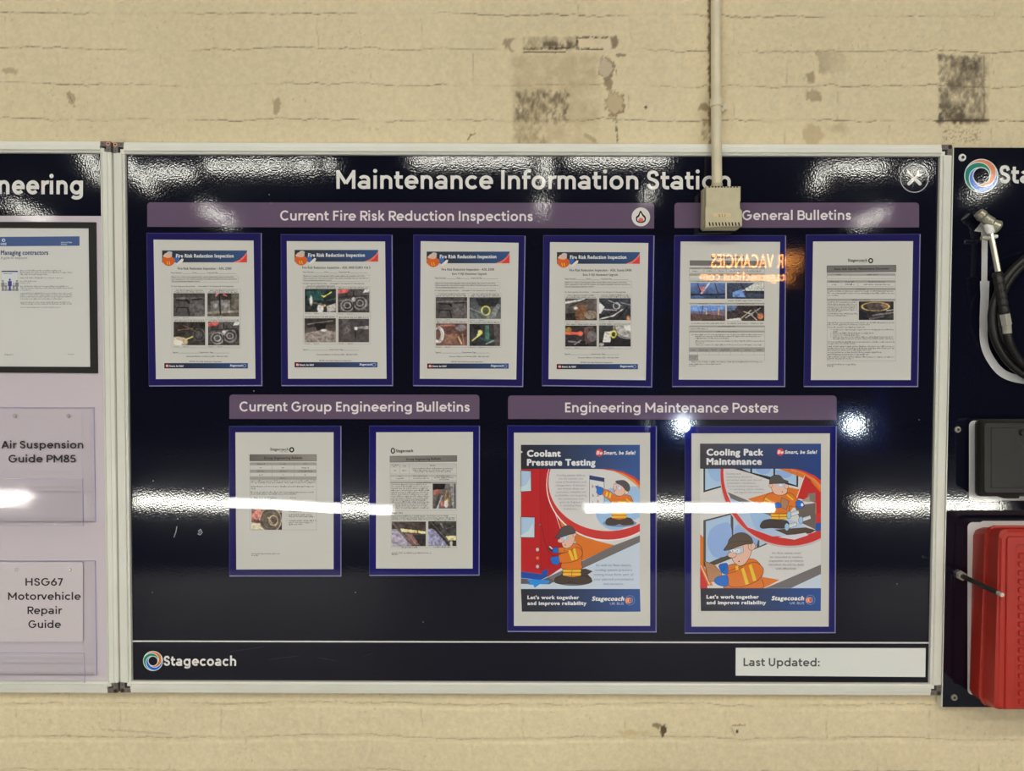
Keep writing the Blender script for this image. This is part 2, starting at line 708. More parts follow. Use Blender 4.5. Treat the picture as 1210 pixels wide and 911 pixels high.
def font_text(s, bold=0.0, italic=0.0):
    V, Fc, x, n = [], [], 0.0, 0
    LAY.clear()
    offs = [(0, 0)]
    if bold > 0:
        k = 8 if bold > 0.02 else 3
        offs += [(bold * math.cos(2 * math.pi * i / k), 0.8 * bold * math.sin(2 * math.pi * i / k)) for i in range(k)]
    for ch in s:
        v, f, adv = font_glyph(ch)
        if len(v):
            for li, o in enumerate(offs):
                LAY.extend([li] * len(v))
                q = v + np.array([x + o[0], o[1]])
                if italic:
                    q = q + np.stack([q[:, 1] * italic, 0 * q[:, 1]], 1)
                V.append(q)
                Fc += [tuple(i + n for i in t) for t in f]
                n += len(v)
        x += adv + bold * 1.2
    if not V:
        return np.zeros((0, 2)), [], x
    return np.concatenate(V) / CAPH, Fc, x / CAPH


# ------------------------------------------------------------------ flat printing, drawn in picture space on a plane
class Ink:
    EPS = 4e-6

    def __init__(self, Y, map=None, clip=None):
        self.Y = Y
        self.k = 0
        self.V, self.D, self.Fc, self.C = [], [], [], []
        self.n = 0
        self.map = map or (lambda x, y: (x, y))
        self.clip = clip

    def m(self, pts):
        return [self.map(x, y) for x, y in pts]

    def _put(self, v, f, c, lay=None):
        """c: one colour or a colour per vertex (already albedo)"""
        v = np.asarray(v, float)
        c = np.asarray(c, float)
        self.k += 1
        self.V.append(v)
        if lay is not None and len(lay) == len(v):
            lay = np.array(lay)
            self.D.append(self.Y - (self.k + lay) * self.EPS)
            self.k += int(lay.max())
        else:
            self.D.append(np.full(len(v), self.Y - self.k * self.EPS))
        for q in f:
            x = v[list(q)]
            s = np.sum(x[:, 0] * np.roll(x[:, 1], -1) - np.roll(x[:, 0], -1) * x[:, 1])
            if s > 0:
                q = q[::-1]          # picture y runs down: this order faces the viewer
            self.Fc.append(tuple(i + self.n for i in q))
            self.C += [c if c.ndim == 1 else c[i] for i in q]
        self.n += len(v)

    def raw(self, v, f, c):
        self._put([self.map(x, y) for x, y in v], f, alb(c))

    def poly(self, pts, c):
        pts = self.m(pts)
        if self.clip:
            pts = clip_rect(pts, *self.clip)
            if len(pts) < 3:
                return
        t = tessellate_polygon([[Vector((p[0], p[1], 0)) for p in pts]])
        self._put(pts, [tuple(q) for q in t], alb(c))

    def line(self, pts, w, c, closed=False):
        pts = list(self.m(pts))
        if closed:
            pts = pts + [pts[0]]
        if self.clip:
            x0, y0, x1, y1 = self.clip
            pts = [(min(max(a, x0), x1), min(max(b, y0), y1)) for a, b in pts]
        v, f = stroke(pts, w)
        if len(v):
            self._put(v, f, alb(c))

    def shape(self, pts, c, w=0.4, oc=(30, 28, 28)):
        self.poly(pts, c)
        self.line(pts, w, oc, True)

    def grad(self, quad, ca, cb, n=10):
        """quad TL,TR,BR,BL coloured left to right"""
        q = [np.array(p) for p in self.m(quad)]
        v, c, f = [], [], []
        for i in range(n + 1):
            t = i / n
            v += [q[0] * (1 - t) + q[1] * t, q[3] * (1 - t) + q[2] * t]
            k = alb(np.array(ca) * (1 - t) + np.array(cb) * t)
            c += [k, k]
        f = [(2 * i, 2 * i + 1, 2 * i + 3, 2 * i + 2) for i in range(n)]
        self._put(v, f, np.array(c))

    def text(self, s, a, b, cap, c, bold=0.0, italic=0.0, geo=None, prefix=''):
        """string fitted between baseline points a and b; cap = capital height in px"""
        a = np.array(self.map(*a))
        b = np.array(self.map(*b))
        cap = abs(self.map(0, cap)[1] - self.map(0, 0)[1])
        fn = (lambda t: geo_text(t, geo)) if geo else (lambda t: font_text(t, bold, italic))
        V, Fc, _ = fn(s)
        if not len(V):
            return
        lo, hi = V[:, 0].min(), V[:, 0].max()
        d = b - a
        L = np.linalg.norm(d)
        ux = d / L
        uy = np.array([ux[1], -ux[0]])
        sc = L / (hi - lo)
        if prefix:
            full, Fc, _ = fn(prefix + s)
            V = full
            lo = full[:, 0].max() - (hi - lo)
        W = a + (V[:, :1] - lo) * sc * ux + V[:, 1:] * cap * uy
        self._put(W, Fc, alb(c), LAY)

    def words(self, x0, x1, y, c=(70, 68, 66), h=1.5, seed=0, dens=0.8):
        """one line of print too small to read: word-shaped runs of little strokes"""
        r = random.Random(seed * 1000 + int(x0 * 7 + y * 13))
        x = x0
        v, f = [], []
        while x < x1:
            wl = r.uniform(2.2, 8.5) * h * 0.62
            e = min(x + wl, x1)
            q = x
            while q < e:
                lw = h * r.uniform(0.16, 0.42)
                t = h * r.choice((0.66, 0.66, 0.66, 1.0, 0.5))
                lo = h * r.choice((0, 0, 0, 0, -0.28))
                n = len(v)
                v += [(q, y - t), (min(q + lw, e), y - t), (min(q + lw, e), y - lo), (q, y - lo)]
                f.append((n, n + 1, n + 2, n + 3))
                q += lw + h * r.uniform(0.10, 0.34) / dens
            x = e + h * 0.55
        if v:
            self._put(v, f, alb(c))

    def build(self, name, mat, parent):
        V = np.concatenate(self.V)
        D = np.concatenate(self.D)
        return obj(name, at(V[:, 0], V[:, 1], D), self.Fc, mat, parent, self.C)


def clip_rect(pts, x0, y0, x1, y1):
    def cut(ps, ins, hit):
        out = []
        for i in range(len(ps)):
            a, b = ps[i - 1], ps[i]
            ia, ib = ins(a), ins(b)
            if ib:
                if not ia:
                    out.append(hit(a, b))
                out.append(b)
            elif ia:
                out.append(hit(a, b))
        return out

    def hx(x):
        return lambda a, b: (x, a[1] + (b[1] - a[1]) * (x - a[0]) / (b[0] - a[0]))

    def hy(y):
        return lambda a, b: (a[0] + (b[0] - a[0]) * (y - a[1]) / (b[1] - a[1]), y)
    for ins, hit in ((lambda p: p[0] >= x0, hx(x0)), (lambda p: p[0] <= x1, hx(x1)), (lambda p: p[1] >= y0, hy(y0)), (lambda p: p[1] <= y1, hy(y1))):
        pts = cut(pts, ins, hit)
        if len(pts) < 3:
            return []
    return pts


# ------------------------------------------------------------------ noise and small printed photographs
def vnoise(x, y, seed):
    rs = np.random.RandomState(seed)
    T = rs.rand(256, 256)
    xi, yi = np.floor(x).astype(int), np.floor(y).astype(int)
    fx, fy = x - xi, y - yi
    fx, fy = fx * fx * (3 - 2 * fx), fy * fy * (3 - 2 * fy)
    a, b = T[xi % 256, yi % 256], T[(xi + 1) % 256, yi % 256]
    c, d = T[xi % 256, (yi + 1) % 256], T[(xi + 1) % 256, (yi + 1) % 256]
    return a * (1 - fx) * (1 - fy) + b * fx * (1 - fy) + c * (1 - fx) * fy + d * fx * fy


def fbm(x, y, seed, o=4, g=0.5):
    s, a, t = 0, 1.0, 0
    for k in range(o):
        s = s + a * vnoise(x * 2 ** k + 17.3 * k, y * 2 ** k + 5.1 * k, seed + k)
        t += a
        a *= g
    return s / t


def photograph(parent, quad, Y, seed, top, bot, ops, noise=28, mat='ink_lam', label=None):
    """a small printed picture: soft shapes painted on a fine grid"""
    q = [np.array(p, float) for p in quad]
    wpx, hpx = np.linalg.norm(q[1] - q[0]), np.linalg.norm(q[3] - q[0])
    nx, ny = int(wpx / 0.55) + 2, int(hpx / 0.55) + 2
    u, v = np.meshgrid(np.linspace(0, 1, nx), np.linspace(0, 1, ny))
    asp = wpx / hpx
    img = np.array(top)[None, None] * (1 - v[..., None]) + np.array(bot)[None, None] * v[..., None]
    nz = fbm(u * 5 * asp + seed, v * 5, seed, 4, 0.65)[..., None] - 0.5
    nz2 = fbm(u * 14 * asp + seed, v * 14, seed + 9, 2)[..., None] - 0.5
    img = img + noise * 2.2 * nz + noise * 0.9 * nz2
    for op in ops:
        k = op[0]
        if k == 'l':
            _, x0, y0, x1, y1, w, c = op
            dx, dy = (x1 - x0) * asp, y1 - y0
            L2 = dx * dx + dy * dy + 1e-9
            t = np.clip(((u - x0) * asp * dx + (v - y0) * dy) / L2, 0, 1)
            d = np.hypot((u - x0) * asp - t * dx, (v - y0) - t * dy)
            a = np.clip((w / 2 - d) / 0.03 + 0.5, 0, 1)
        elif k == 'e':
            _, cx, cy, rx, ry, c = op
            d = np.hypot((u - cx) / rx, (v - cy) / ry)
            a = np.clip((1 - d) / (0.035 / min(rx, ry)) + 0.5, 0, 1)
        elif k == 'o':
            _, cx, cy, rx, ry, w, c = op
            d = np.abs(np.hypot((u - cx) / rx, (v - cy) / ry) - 1) * min(rx, ry)
            a = np.clip((w / 2 - d) / 0.025 + 0.5, 0, 1)
        elif k == 'p':
            _, pts, c = op
            a = np.ones_like(u)
            ins = np.zeros_like(u, bool)
            for i in range(len(pts)):
                (xa, ya), (xb, yb) = pts[i - 1], pts[i]
                cond = ((ya > v) != (yb > v)) & (u < (xb - xa) * (v - ya) / (yb - ya + 1e-12) + xa)
                ins ^= cond
            a = ins.astype(float)
        c = np.array(c, float)
        tex = 1 + (nz2 + nz) * 0.55
        img = img * (1 - a[..., None]) + (c * tex) * a[..., None]
    img = img * 1.14
    img = np.clip(img * 0.86 + img.mean(2, keepdims=True) * 0.14, 6, 240)
    pu = (q[0][None, None] * ((1 - u) * (1 - v))[..., None] + q[1][None, None] * (u * (1 - v))[..., None]
          + q[2][None, None] * (u * v)[..., None] + q[3][None, None] * ((1 - u) * v)[..., None])
    W = at(pu[..., 0].ravel(), pu[..., 1].ravel(), Y)
    idx = np.arange(nx * ny).reshape(ny, nx)
    f = np.stack([idx[:-1, :-1], idx[1:, :-1], idx[1:, 1:], idx[:-1, 1:]], -1).reshape(-1, 4)
    o = obj('photograph', W, [tuple(map(int, t)) for t in f], mat, parent, alb(img.reshape(-1, 3)))
    if label:
        o['label'] = label
    return o


# ================================================================== THE SETTING
def build_wall():
    bx0, bx1 = -2.1, 2.1

    def fine(a, b, s):
        return np.arange(a, b, s)
    xs = np.concatenate([np.linspace(-12, bx0, 40)[:-1], fine(bx0, bx1, 0.0027), np.linspace(bx1, 12, 40)])
    zs = np.concatenate([np.linspace(0, 0.60, 12)[:-1], fine(0.60, 0.965, 0.0027), np.linspace(0.965, 2.13, 60)[:-1],
                         fine(2.13, 2.75, 0.0027), np.linspace(2.75, 4.8, 30)])
    X, Z = np.meshgrid(xs, zs)
    pp = to_px(np.stack([X.ravel(), 0 * X.ravel(), Z.ravel()], 1))
    px, py = pp[:, 0].reshape(X.shape), pp[:, 1].reshape(X.shape)
    # brick courses, laid in metres
    ch, bl = 0.0756, 0.2255
    z0 = P(300, 147, 0)[2]
    x0 = P(435, 80, 0)[0]
    wob = (fbm(X * 6, Z * 6, 3, 3) - 0.5) * 0.012 + (fbm(X * 40, Z * 40, 4, 2) - 0.5) * 0.004
    zz = Z + wob
    row = np.floor((zz - z0) / ch)
    fz = zz - z0 - row * ch                       # 0..ch, bed joint at the bottom
    dz = np.minimum(fz, ch - fz)
    wob2 = (fbm(X * 8 + 9, Z * 30, 5, 2) - 0.5) * 0.01
    xx = X + wob2 - x0 + np.where(row.astype(int) % 2 == 0, bl / 2, 0)
    fx = np.mod(xx, bl)
    dx = np.minimum(fx, bl - fx)
    bed = np.clip(1 - np.abs(fz - 0.004) / 0.0085, 0, 1)
    perp = np.clip(1 - dx / 0.006, 0, 1)
    soft = fbm(X * 9, Z * 14, 11, 3)
    disp = 0.0019 * np.clip(bed * 1.6, 0, 1) * np.clip(soft * 2.2 - 0.35, 0.15, 1) + 0.0012 * perp * np.clip(soft * 2 - .4, 0.1, 1)
    disp += (fbm(X * 55, Z * 55, 21, 3) - 0.5) * 0.0018 + (fbm(X * 5, Z * 5, 24, 2) - 0.5) * 0.004
    # paint
    base = np.array([206., 191., 150.])
    tone = 1 + (fbm(X * 3, Z * 3, 31, 4) - 0.5) * 0.07 + (fbm(X * 120, Z * 120, 33, 2) - 0.5) * 0.05
    img = base[None, None] * tone[..., None]
    mix = fbm(X * 7 + 4, Z * 7, 35, 3)
    img += (mix[..., None] - 0.5) * np.array([3, 2, 0])
    grain = fbm(X * 210, Z * 210, 37, 2)
    img *= 1 + (grain[..., None] - 0.5) * 0.06

    def lay(a, c):
        nonlocal img
        a = np.clip(a, 0, 1)[..., None]
        img = img * (1 - a) + np.array(c, float) * a
    # hairline cracks along the bed joints
    jit = (fbm(X * 45, Z * 10, 41, 4, 0.6) - 0.5) * 0.0085
    for off, st, sd in ((0.0105, 0.85, 43), (-0.003, 0.5, 47)):
        ln = np.clip(1 - np.abs(fz - off - jit) / 0.0016, 0, 1)
        on = np.clip((fbm(X * 9, row * 3.7, sd, 3) - (0.33 if sd == 43 else 0.47)) * 5, 0.06, 1) * np.clip(0.3 + fbm(X * 60, Z * 60, sd + 3, 2), 0, 1)
        lay(ln * on * st * np.where(Z > 1.5, 1.0, 0.5), (104, 88, 62))
        disp += 0.0016 * ln * on
    ln = np.clip(1 - np.abs(fx - 0.004 - jit * .5) / 0.0016, 0, 1) * (fz > 0.012)
    lay(ln * np.clip((fbm(X * 20, Z * 40, 53, 2) - 0.5) * 4, 0, 1) * 0.4, (140, 122, 88))
    # pits in the paint
    pit = np.clip((fbm(X * 150, Z * 150, 61, 2) - 0.80) * 14, 0, 1) * np.clip((fbm(X * 8, Z * 8, 63, 2) - .45) * 5, 0, 1)
    lay(pit * 0.3, (140, 122, 90))

    n1 = fbm(px * 0.07, py * 0.07, 71, 4, 0.6)
    n2 = fbm(px * 0.28, py * 0.16, 73, 3, 0.6)
    n3 = fbm(px * 0.55, py * 0.55, 75, 2)

    def boxm(x0, y0, x1, y1, soft_=3.0, rag=6.0):
        r = (n2 - 0.5) * rag
        return (np.clip((px - x0 + r) / soft_, 0, 1) * np.clip((x1 - px + r) / soft_, 0, 1)
                * np.clip((py - y0 + r) / soft_, 0, 1) * np.clip((y1 - py + r) / soft_, 0, 1))

    def disc(cx, cy, rx, ry, soft_=0.35, rag=0.5):
        return np.clip((1 - np.hypot((px - cx) / rx, (py - cy) / ry) + (n2 - 0.5) * rag) / soft_, 0, 1)

    def seg(xa, ya, xb, yb, w):
        L2 = (xb - xa) ** 2 + (yb - ya) ** 2
        t = np.clip(((px - xa) * (xb - xa) + (py - ya) * (yb - ya)) / L2, 0, 1)
        d = np.hypot(px - xa - t * (xb - xa), py - ya - t * (yb - ya)) + (n3 - 0.5) * 1.6
        return np.clip((w / 2 - d) / 0.7 + 0.5, 0, 1)
    # ghost of an old notice over the board
    lay(boxm(602, 60, 712, 190, 9) * np.clip(n1 * 1.5 - 0.25, 0, 1) * 0.5, (152, 132, 94))
    lay(boxm(606, 104, 676, 146, 7) * np.clip(n2 * 2.6 - 0.9, 0, 1) * 0.8, (112, 98, 72))
    for cx in (613, 631, 645, 656, 667):
        lay(boxm(cx - 4, 106 + (cx % 7), cx + 4, 150, 4, 4) * np.clip(n3 + n2 - 0.45, 0, 1) * 0.55, (92, 80, 60))
    lay(boxm(604, 146, 650, 190, 8) * np.clip(n2 * 2.4 - 0.8, 0, 1) * 0.6, (132, 114, 82))
    lay(boxm(617, 42, 683, 58, 2.5, 3) * np.clip(n2 * 1.8 - 0.35, 0, 1) * 0.55, (120, 104, 76))
    lay(boxm(640, 48, 684, 58, 4, 5) * np.clip(n2 * 2.4 - 0.5, 0, 1) * 0.75, (84, 72, 54))
    for s in ((619, 57.5, 673, 57), (619, 61, 668, 61.5), (682, 44, 682, 57), (682, 44.3, 718, 44), (682, 57.5, 712, 58)):
        lay(seg(*s, 1.6) * 0.8, (66, 54, 38))
    lay(boxm(683.5, 46, 704, 56, 1.5, 2) * 0.9, (208, 192, 152))
    lay(disc(604, 52, 10, 10, .3, .8) * 0.6, (120, 100, 68))
    lay(disc(610, 52.5, 8, 8.5, .3, .5) * 0.95, (205, 190, 152))
    lay(disc(726, 50, 5.5, 9, .3, .8) * 0.75, (110, 94, 66))
    lay(disc(717, 52.5, 7, 7.5, .3, .5) * 0.95, (207, 192, 154))
    lay(disc(717, 81, 11, 15, .2, 1.0) * 0.95, (120, 104, 76))
    lay(disc(716, 80, 9.5, 13, .25, 1.0) * 0.95, (188, 172, 138))
    lay(disc(719, 98, 6.5, 9, .3, 1.0) * 0.85, (138, 120, 88))
    lay(disc(727, 123, 12, 18, .2, 1.0) * 0.95, (124, 106, 74))
    lay(disc(726, 122, 10.5, 16, .25, 1.0) * 0.95, (186, 166, 126))
    lay(disc(716, 161, 14, 9, .2, 1.0) * 0.8, (204, 188, 148))
    lay(seg(728, 150, 730, 170, 1.4) * .8, (96, 80, 52))
    lay(seg(692, 160, 702, 166, 5) * .4, (124, 106, 74))
    lay(seg(730, 65, 738, 65, 4) * .7, (120, 102, 72))
    # grey patch at upper right
    lay(boxm(1106, 62, 1170, 150, 6, 10) * np.clip(n1 * 1.9 - 0.4, 0, 1) * 0.6, (136, 122, 92))
    lay(boxm(1108, 64, 1163, 146, 4, 9) * np.clip(n2 * 1.7 + n1 - 0.75, 0, 1) * 0.8, (96, 86, 68))
    lay(boxm(1134, 66, 1160, 86, 6, 9) * np.clip(n2 * 2.2 - 0.5, 0, 1) * 0.7, (74, 66, 54))
    lay(boxm(1108, 124, 1140, 148, 6, 9) * np.clip(n2 * 2.2 - 0.5, 0, 1) * 0.7, (76, 66, 50))
    lay(seg(1106, 143, 1168, 142, 2.2) * .75, (70, 58, 40))
    lay(seg(1163, 66, 1163, 140, 1.4) * .5, (104, 92, 70))
    lay(boxm(1112, 148, 1160, 172, 6, 10) * np.clip(n3 * 3 - 1.55, 0, 1) * 0.8, (120, 96, 62))
    # small worn places, with painted shade along the conduit
    lay(boxm(963, 58, 1000, 88, 5, 12) * np.clip((1000 - px) / 40 + n1 - .3, 0, 1) * 0.5, (140, 124, 94))
    lay(disc(958, 92, 7, 7, .4, 1.2) * 0.6, (128, 110, 78))
    lay(boxm(962, 70, 968, 97, 2, 4) * .8, (212, 194, 152))
    lay(disc(961, 113, 10, 9, .3, 1.0) * 0.65, (142, 124, 92))
    lay(disc(961, 112, 5, 5, .4, 1.0) * 0.5, (176, 158, 120))
    lay(disc(960, 160, 13, 14, .3, .9) * 0.55, (168, 146, 104))
    lay(disc(990, 152, 16, 9, .6, 1.2) * 0.35, (150, 130, 92))
    lay(boxm(836.5, -40, 842, 172, 1.5, 6) * np.clip(.4 + n2, 0, 1) * .85, (96, 80, 54))  # conduit's shade painted on the wall as a ragged dark strip and patches
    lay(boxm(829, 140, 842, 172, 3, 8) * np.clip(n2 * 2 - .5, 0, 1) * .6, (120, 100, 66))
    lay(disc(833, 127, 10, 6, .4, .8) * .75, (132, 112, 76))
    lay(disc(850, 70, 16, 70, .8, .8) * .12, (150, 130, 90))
    lay(disc(85, 116, 5, 9, .25, 1.4) * .55, (142, 122, 88))
    lay(seg(80, 110, 88, 126, 1.2) * .6, (110, 92, 62))
    lay(disc(327, 125, 5.5, 13, .25, 1.2) * .6, (140, 120, 86))
    lay(disc(12, 84, 9, 4, .3, 1.2) * .5, (146, 126, 92))
    lay(seg(553, 165, 556, 159, 1.5) * .8, (96, 76, 48))
    lay(seg(556, 159, 562, 158, 1.5) * .8, (96, 76, 48))
    lay(disc(763, 127, 1.7, 1.7, .3, .3), (30, 24, 18))
    lay(disc(784, 864, 3.5, 7, .3, 1.5) * .9, (70, 58, 40))
    lay(disc(778, 857, 6, 3.5, .3, 1.5) * .7, (110, 92, 60))
    lay(disc(752, 866, 28, 4, .7, 1.5) * .4, (176, 148, 88))
    lay(disc(871, 864, 1.9, 1.9, .3, .3), (24, 18, 14))
    lay(seg(866, 857, 881, 856.5, 1.6) * .6, (116, 98, 66))
    lay(seg(864, 860, 868, 868, 3) * .3, (140, 122, 86))
    lay(seg(120, 862, 200, 867, 1.5) * .3, (140, 120, 84))
    for cx, cy, r in ((611, 52, 8), (717, 80, 10), (726, 122, 11), (716, 161, 13), (327, 125, 6), (85, 116, 5), (784, 863, 5), (961, 113, 8)):
        disp += 0.0016 * disc(cx, cy, r, r * 1.3, .25, .9)
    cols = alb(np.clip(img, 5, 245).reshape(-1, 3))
    V = np.stack([X.ravel(), disp.ravel(), Z.ravel()], 1)
    ny, nx = X.shape
    idx = np.arange(nx * ny).reshape(ny, nx)
    f = np.stack([idx[:-1, :-1], idx[:-1, 1:], idx[1:, 1:], idx[1:, :-1]], -1).reshape(-1, 4)
    me = bpy.data.meshes.new('wall_back')
    me.vertices.add(len(V))
    me.vertices.foreach_set('co', V.astype(np.float32).ravel())
    me.loops.add(f.size)
    me.loops.foreach_set('vertex_index', f.ravel().astype(np.int32))
    me.polygons.add(len(f))
    me.polygons.foreach_set('loop_start', np.arange(0, f.size, 4, dtype=np.int32))
    me.polygons.foreach_set('use_smooth', np.ones(len(f), bool))
    me.update(calc_edges=True)
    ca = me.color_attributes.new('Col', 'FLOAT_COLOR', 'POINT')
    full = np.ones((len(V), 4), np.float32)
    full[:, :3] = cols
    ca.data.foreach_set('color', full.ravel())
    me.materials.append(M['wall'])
    o = bpy.data.objects.new('wall_back', me)
    COL.objects.link(o)
    o['kind'] = 'structure'


build_wall()


def slab(name, a, b, mat):
    o = MB().box(a, b).build(name, mat)
    o['kind'] = 'structure'
    return o


slab('floor', (-12, -18, -0.1), (12, 0.0, 0.0), 'concrete')
slab('ceiling', (-12, -18, 4.8), (12, 0.0, 4.9), 'dark_roof')
slab('wall_front', (-12, -18.1, 0), (12, -18.0, 4.8), 'dark_wall')
slab('wall_left', (-12.1, -18, 0), (-12.0, 0, 4.8), 'dark_wall')
slab('wall_right', (12.0, -18, 0), (12.1, 0, 4.8), 'dark_wall')

# ------------------------------------------------------------------ lamps of the depot and added wash lamps (behind the viewer)
MIR = CAM * np.array([1, -1, 1]) + np.array([0, -0.032, 0])


def seen_in_panel(px, py, dist=None, z=None):
    """point of the depot whose reflection in the board falls at this pixel"""
    p = P(px, py, -0.016)
    d = p - MIR
    t = (-dist - p[1]) / d[1] if dist is not None else (z - p[2]) / d[2]
    return p + d * t


def batten(a, b, label, group, r=0.03, hang=True, mat='tube'):
    a, b = np.array(a), np.array(b)
    mid = (a + b) / 2
    t = thing('strip_lamp', tuple(mid), label, 'lamp', group)
    MB().tube([a, b], r, 10).build('tube', mat, t)
    d = (b - a) / np.linalg.norm(b - a)
    s = np.cross(d, [0, 0, 1.0])
    s /= np.linalg.norm(s)
    up = np.array([0, 0, 1.0])
    back = up if hang else np.array([0, -1.0, 0])
    side = s if hang else up
    c0, c1 = a - d * 0.03 + back * (r + 0.03), b + d * 0.03 + back * (r + 0.03)
    v = []
    for c in (c0, c1):
        for i, j in ((-1, -1), (1, -1), (1, 1), (-1, 1)):
            v.append(c + side * 0.045 * i + back * 0.028 * j)
    MB().add(v, [(0, 1, 2, 3), (7, 6, 5, 4), (0, 4, 5, 1), (1, 5, 6, 2), (2, 6, 7, 3), (3, 7, 4, 0)]).build('housing', 'lamp_body', t)
    if hang:
        for k in (0.15, 0.85):
            q = a + (b - a) * k + up * (r + 0.058)
            MB().tube([q, (q[0], q[1], 4.8)], 0.006, 6).build('hanger', 'lamp_body', t)
    return t


ZT = 4.45
for xa, xb, y in ((176, 228, 205), (244, 338, 197), (346, 372, 197), (384, 395, 196), (487, 628, 190), (672, 790, 188), (985, 1046, 199), (1070, 1096, 203)):
    batten(seen_in_panel(xa, y, z=ZT), seen_in_panel(xb, y, z=ZT), 'fluorescent strip lamp hanging in the far row across the depot roof', 'lamps of the far roof row', 0.045, mat='tube_far')
for (xa, ya), (xb, yb) in (((143, 190), (178, 222)), ((240, 246), (274, 264)), ((646, 182), (643, 214)), ((641, 238), (640, 250)), ((100, 180), (118, 212)), ((12, 240), (58, 264)),
                           ((966, 222), (972, 200)), ((1012, 266), (1044, 252)), ((768, 226), (765, 236)), ((1150, 232), (1178, 214))):
    batten(seen_in_panel(xa, ya, z=ZT), seen_in_panel(xb, yb, z=ZT), 'fluorescent strip lamp running away from the board along the depot roof', 'lamps running along the roof', 0.045, mat='tube_far')

slab('trim_1', (-6.0, -4.48, 0.0), (6.0, -4.36, 0.95), 'dark_wall')
for xa, ya, xb, yb in ((-190, 590, 30, 590), (160, 592, 462, 602), (693, 600, 915, 601), (1016, 597, 1086, 598), (1098, 598, 1180, 598)):
    batten(seen_in_panel(xa, ya, dist=4.27), seen_in_panel(xb, yb, dist=4.27), 'fluorescent strip lamp fixed low on the dark dwarf wall', 'low lamps on the dwarf wall', 0.036, hang=False)


def added_wash_lamp(x, y, L, W, label):  # area lamp added to wash the wall evenly, kept clear of the board's reflections
    t = thing('added_wash_lamp', (x, y, 4.55), label, 'lamp', 'added wash lamps under the depot roof')
    MB().box((x - L / 2, y - W / 2, 4.56), (x + L / 2, y + W / 2, 4.8)).build('housing', 'lamp_body', t)
    ld = bpy.data.lights.new('added_wash_light', 'AREA')
    ld.shape = 'RECTANGLE'
    ld.size, ld.size_y = L * 0.96, W * 0.9
    ld.energy = WASH
    ld.color = LAMPCOL
    lo = bpy.data.objects.new('added_wash_light', ld)
    COL.objects.link(lo)
    lo.parent = t
    lo.location = (0, 0, -0.0)


for x in (-4.2, -1.4, 1.4, 4.2):
    added_wash_lamp(x, -3.8, 2.4, 0.3, 'added wide wash lamp in the near row under the depot roof')
    added_wash_lamp(x, -5.4, 2.4, 0.3, 'added wide wash lamp in the second row under the depot roof')


def bus():
    Yb = -6.2
    c = seen_in_panel(903, 430, dist=6.2)
    x = c[0]
    t = thing('bus', (x, Yb, 0), 'single-decker bus parked nose-on opposite the board with amber destination sign', 'bus')
    b = MB()
    prof = rr = [(x - 1.25, 0.35), (x + 1.25, 0.35), (x + 1.25, 2.75), (x + 1.12, 2.95), (x - 1.12, 2.95), (x - 1.25, 2.75)]
    b.prism_w(prof, Yb, Yb - 6.0, 0.06)
    b.build('body', 'bus_blue', t)
    MB().prism_w([(x - 1.1, 1.25), (x + 1.1, 1.25), (x + 1.1, 2.2), (x - 1.1, 2.2)], Yb + 0.02, Yb - 0.03, 0.01).build('windscreen', 'glass_dark', t)
    MB().prism_w([(x - 1.05, 2.25), (x + 1.05, 2.25), (x + 1.05, 2.8), (x - 1.05, 2.8)], Yb + 0.02, Yb - 0.03, 0.01).build('destination_sign', 'glass_dark', t)
    MB().prism_w([(x - 1.2, 0.37), (x + 1.2, 0.37), (x + 1.2, 0.62), (x - 1.2, 0.62)], Yb + 0.05, Yb - 0.03, 0.02).build('bumper', 'black_pl', t)
    MB().prism_w([(x - .7, .66), (x + .7, .66), (x + .7, 1.2), (x - .7, 1.2)], Yb + 0.015, Yb - 0.02, 0.01).build('grille_panel', 'bus_white', t)
    for s in (806, 1008):
        q = seen_in_panel(s, 502, dist=6.2)
        MB().tube([(q[0], Yb + 0.05, q[2]), (q[0], Yb - 0.05, q[2])], 0.065, 16).build('headlamp', 'headlamp', t)
    for s in (-1, 1):
        MB().tube([(x + s * 1.0 - .14, Yb - 1.6, .48), (x + s * 1.0 + .14, Yb - 1.6, .48)], 0.48, 24).build('wheel', 'rubber', t)
    # amber lettering: faces +Y so that it reads mirrored in the board
    me_v, me_f = [], []

    def row(s, pa, pb, hpx):
        A, B = seen_in_panel(*pa, dist=6.17), seen_in_panel(*pb, dist=6.17)
        V, Fc, _ = font_text(s, 0.02)
        lo, hi = V[:, 0].min(), V[:, 0].max()
        sc = (B[0] - A[0]) / (hi - lo)
        hh = hpx / F * 7.8
        n = len(me_v)
        for q in V:
            me_v.append((A[0] + (q[0] - lo) * sc, Yb + 0.03, A[2] + q[1] * hh))
        me_f.extend(tuple(i + n for i in p) for p in Fc)
    row('FOR VACANCIES', (945, 317.5), (839, 317.5), 16)
    row('stagecoachbus.com', (934, 332.5), (826, 332.5), 10.5)
    obj('lettering', me_v, me_f, 'led', t)
    return t


bus()

# ================================================================== BOARDS
YF = -0.025        # front plane in which the frame corners were measured
YP = -0.016        # face of the board panels
PROF = [(0.0, 0.0), (0.0, -0.0205), (0.0012, -0.0232), (0.0085, -0.0240), (0.0092, -0.0252), (0.0185, -0.0256), (0.0196, -0.0246),
        (0.0198, -0.0226), (0.0206, -0.0226), (0.0212, -0.0240), (0.0250, -0.0222), (0.0258, -0.0150), (0.0258, 0.0)]


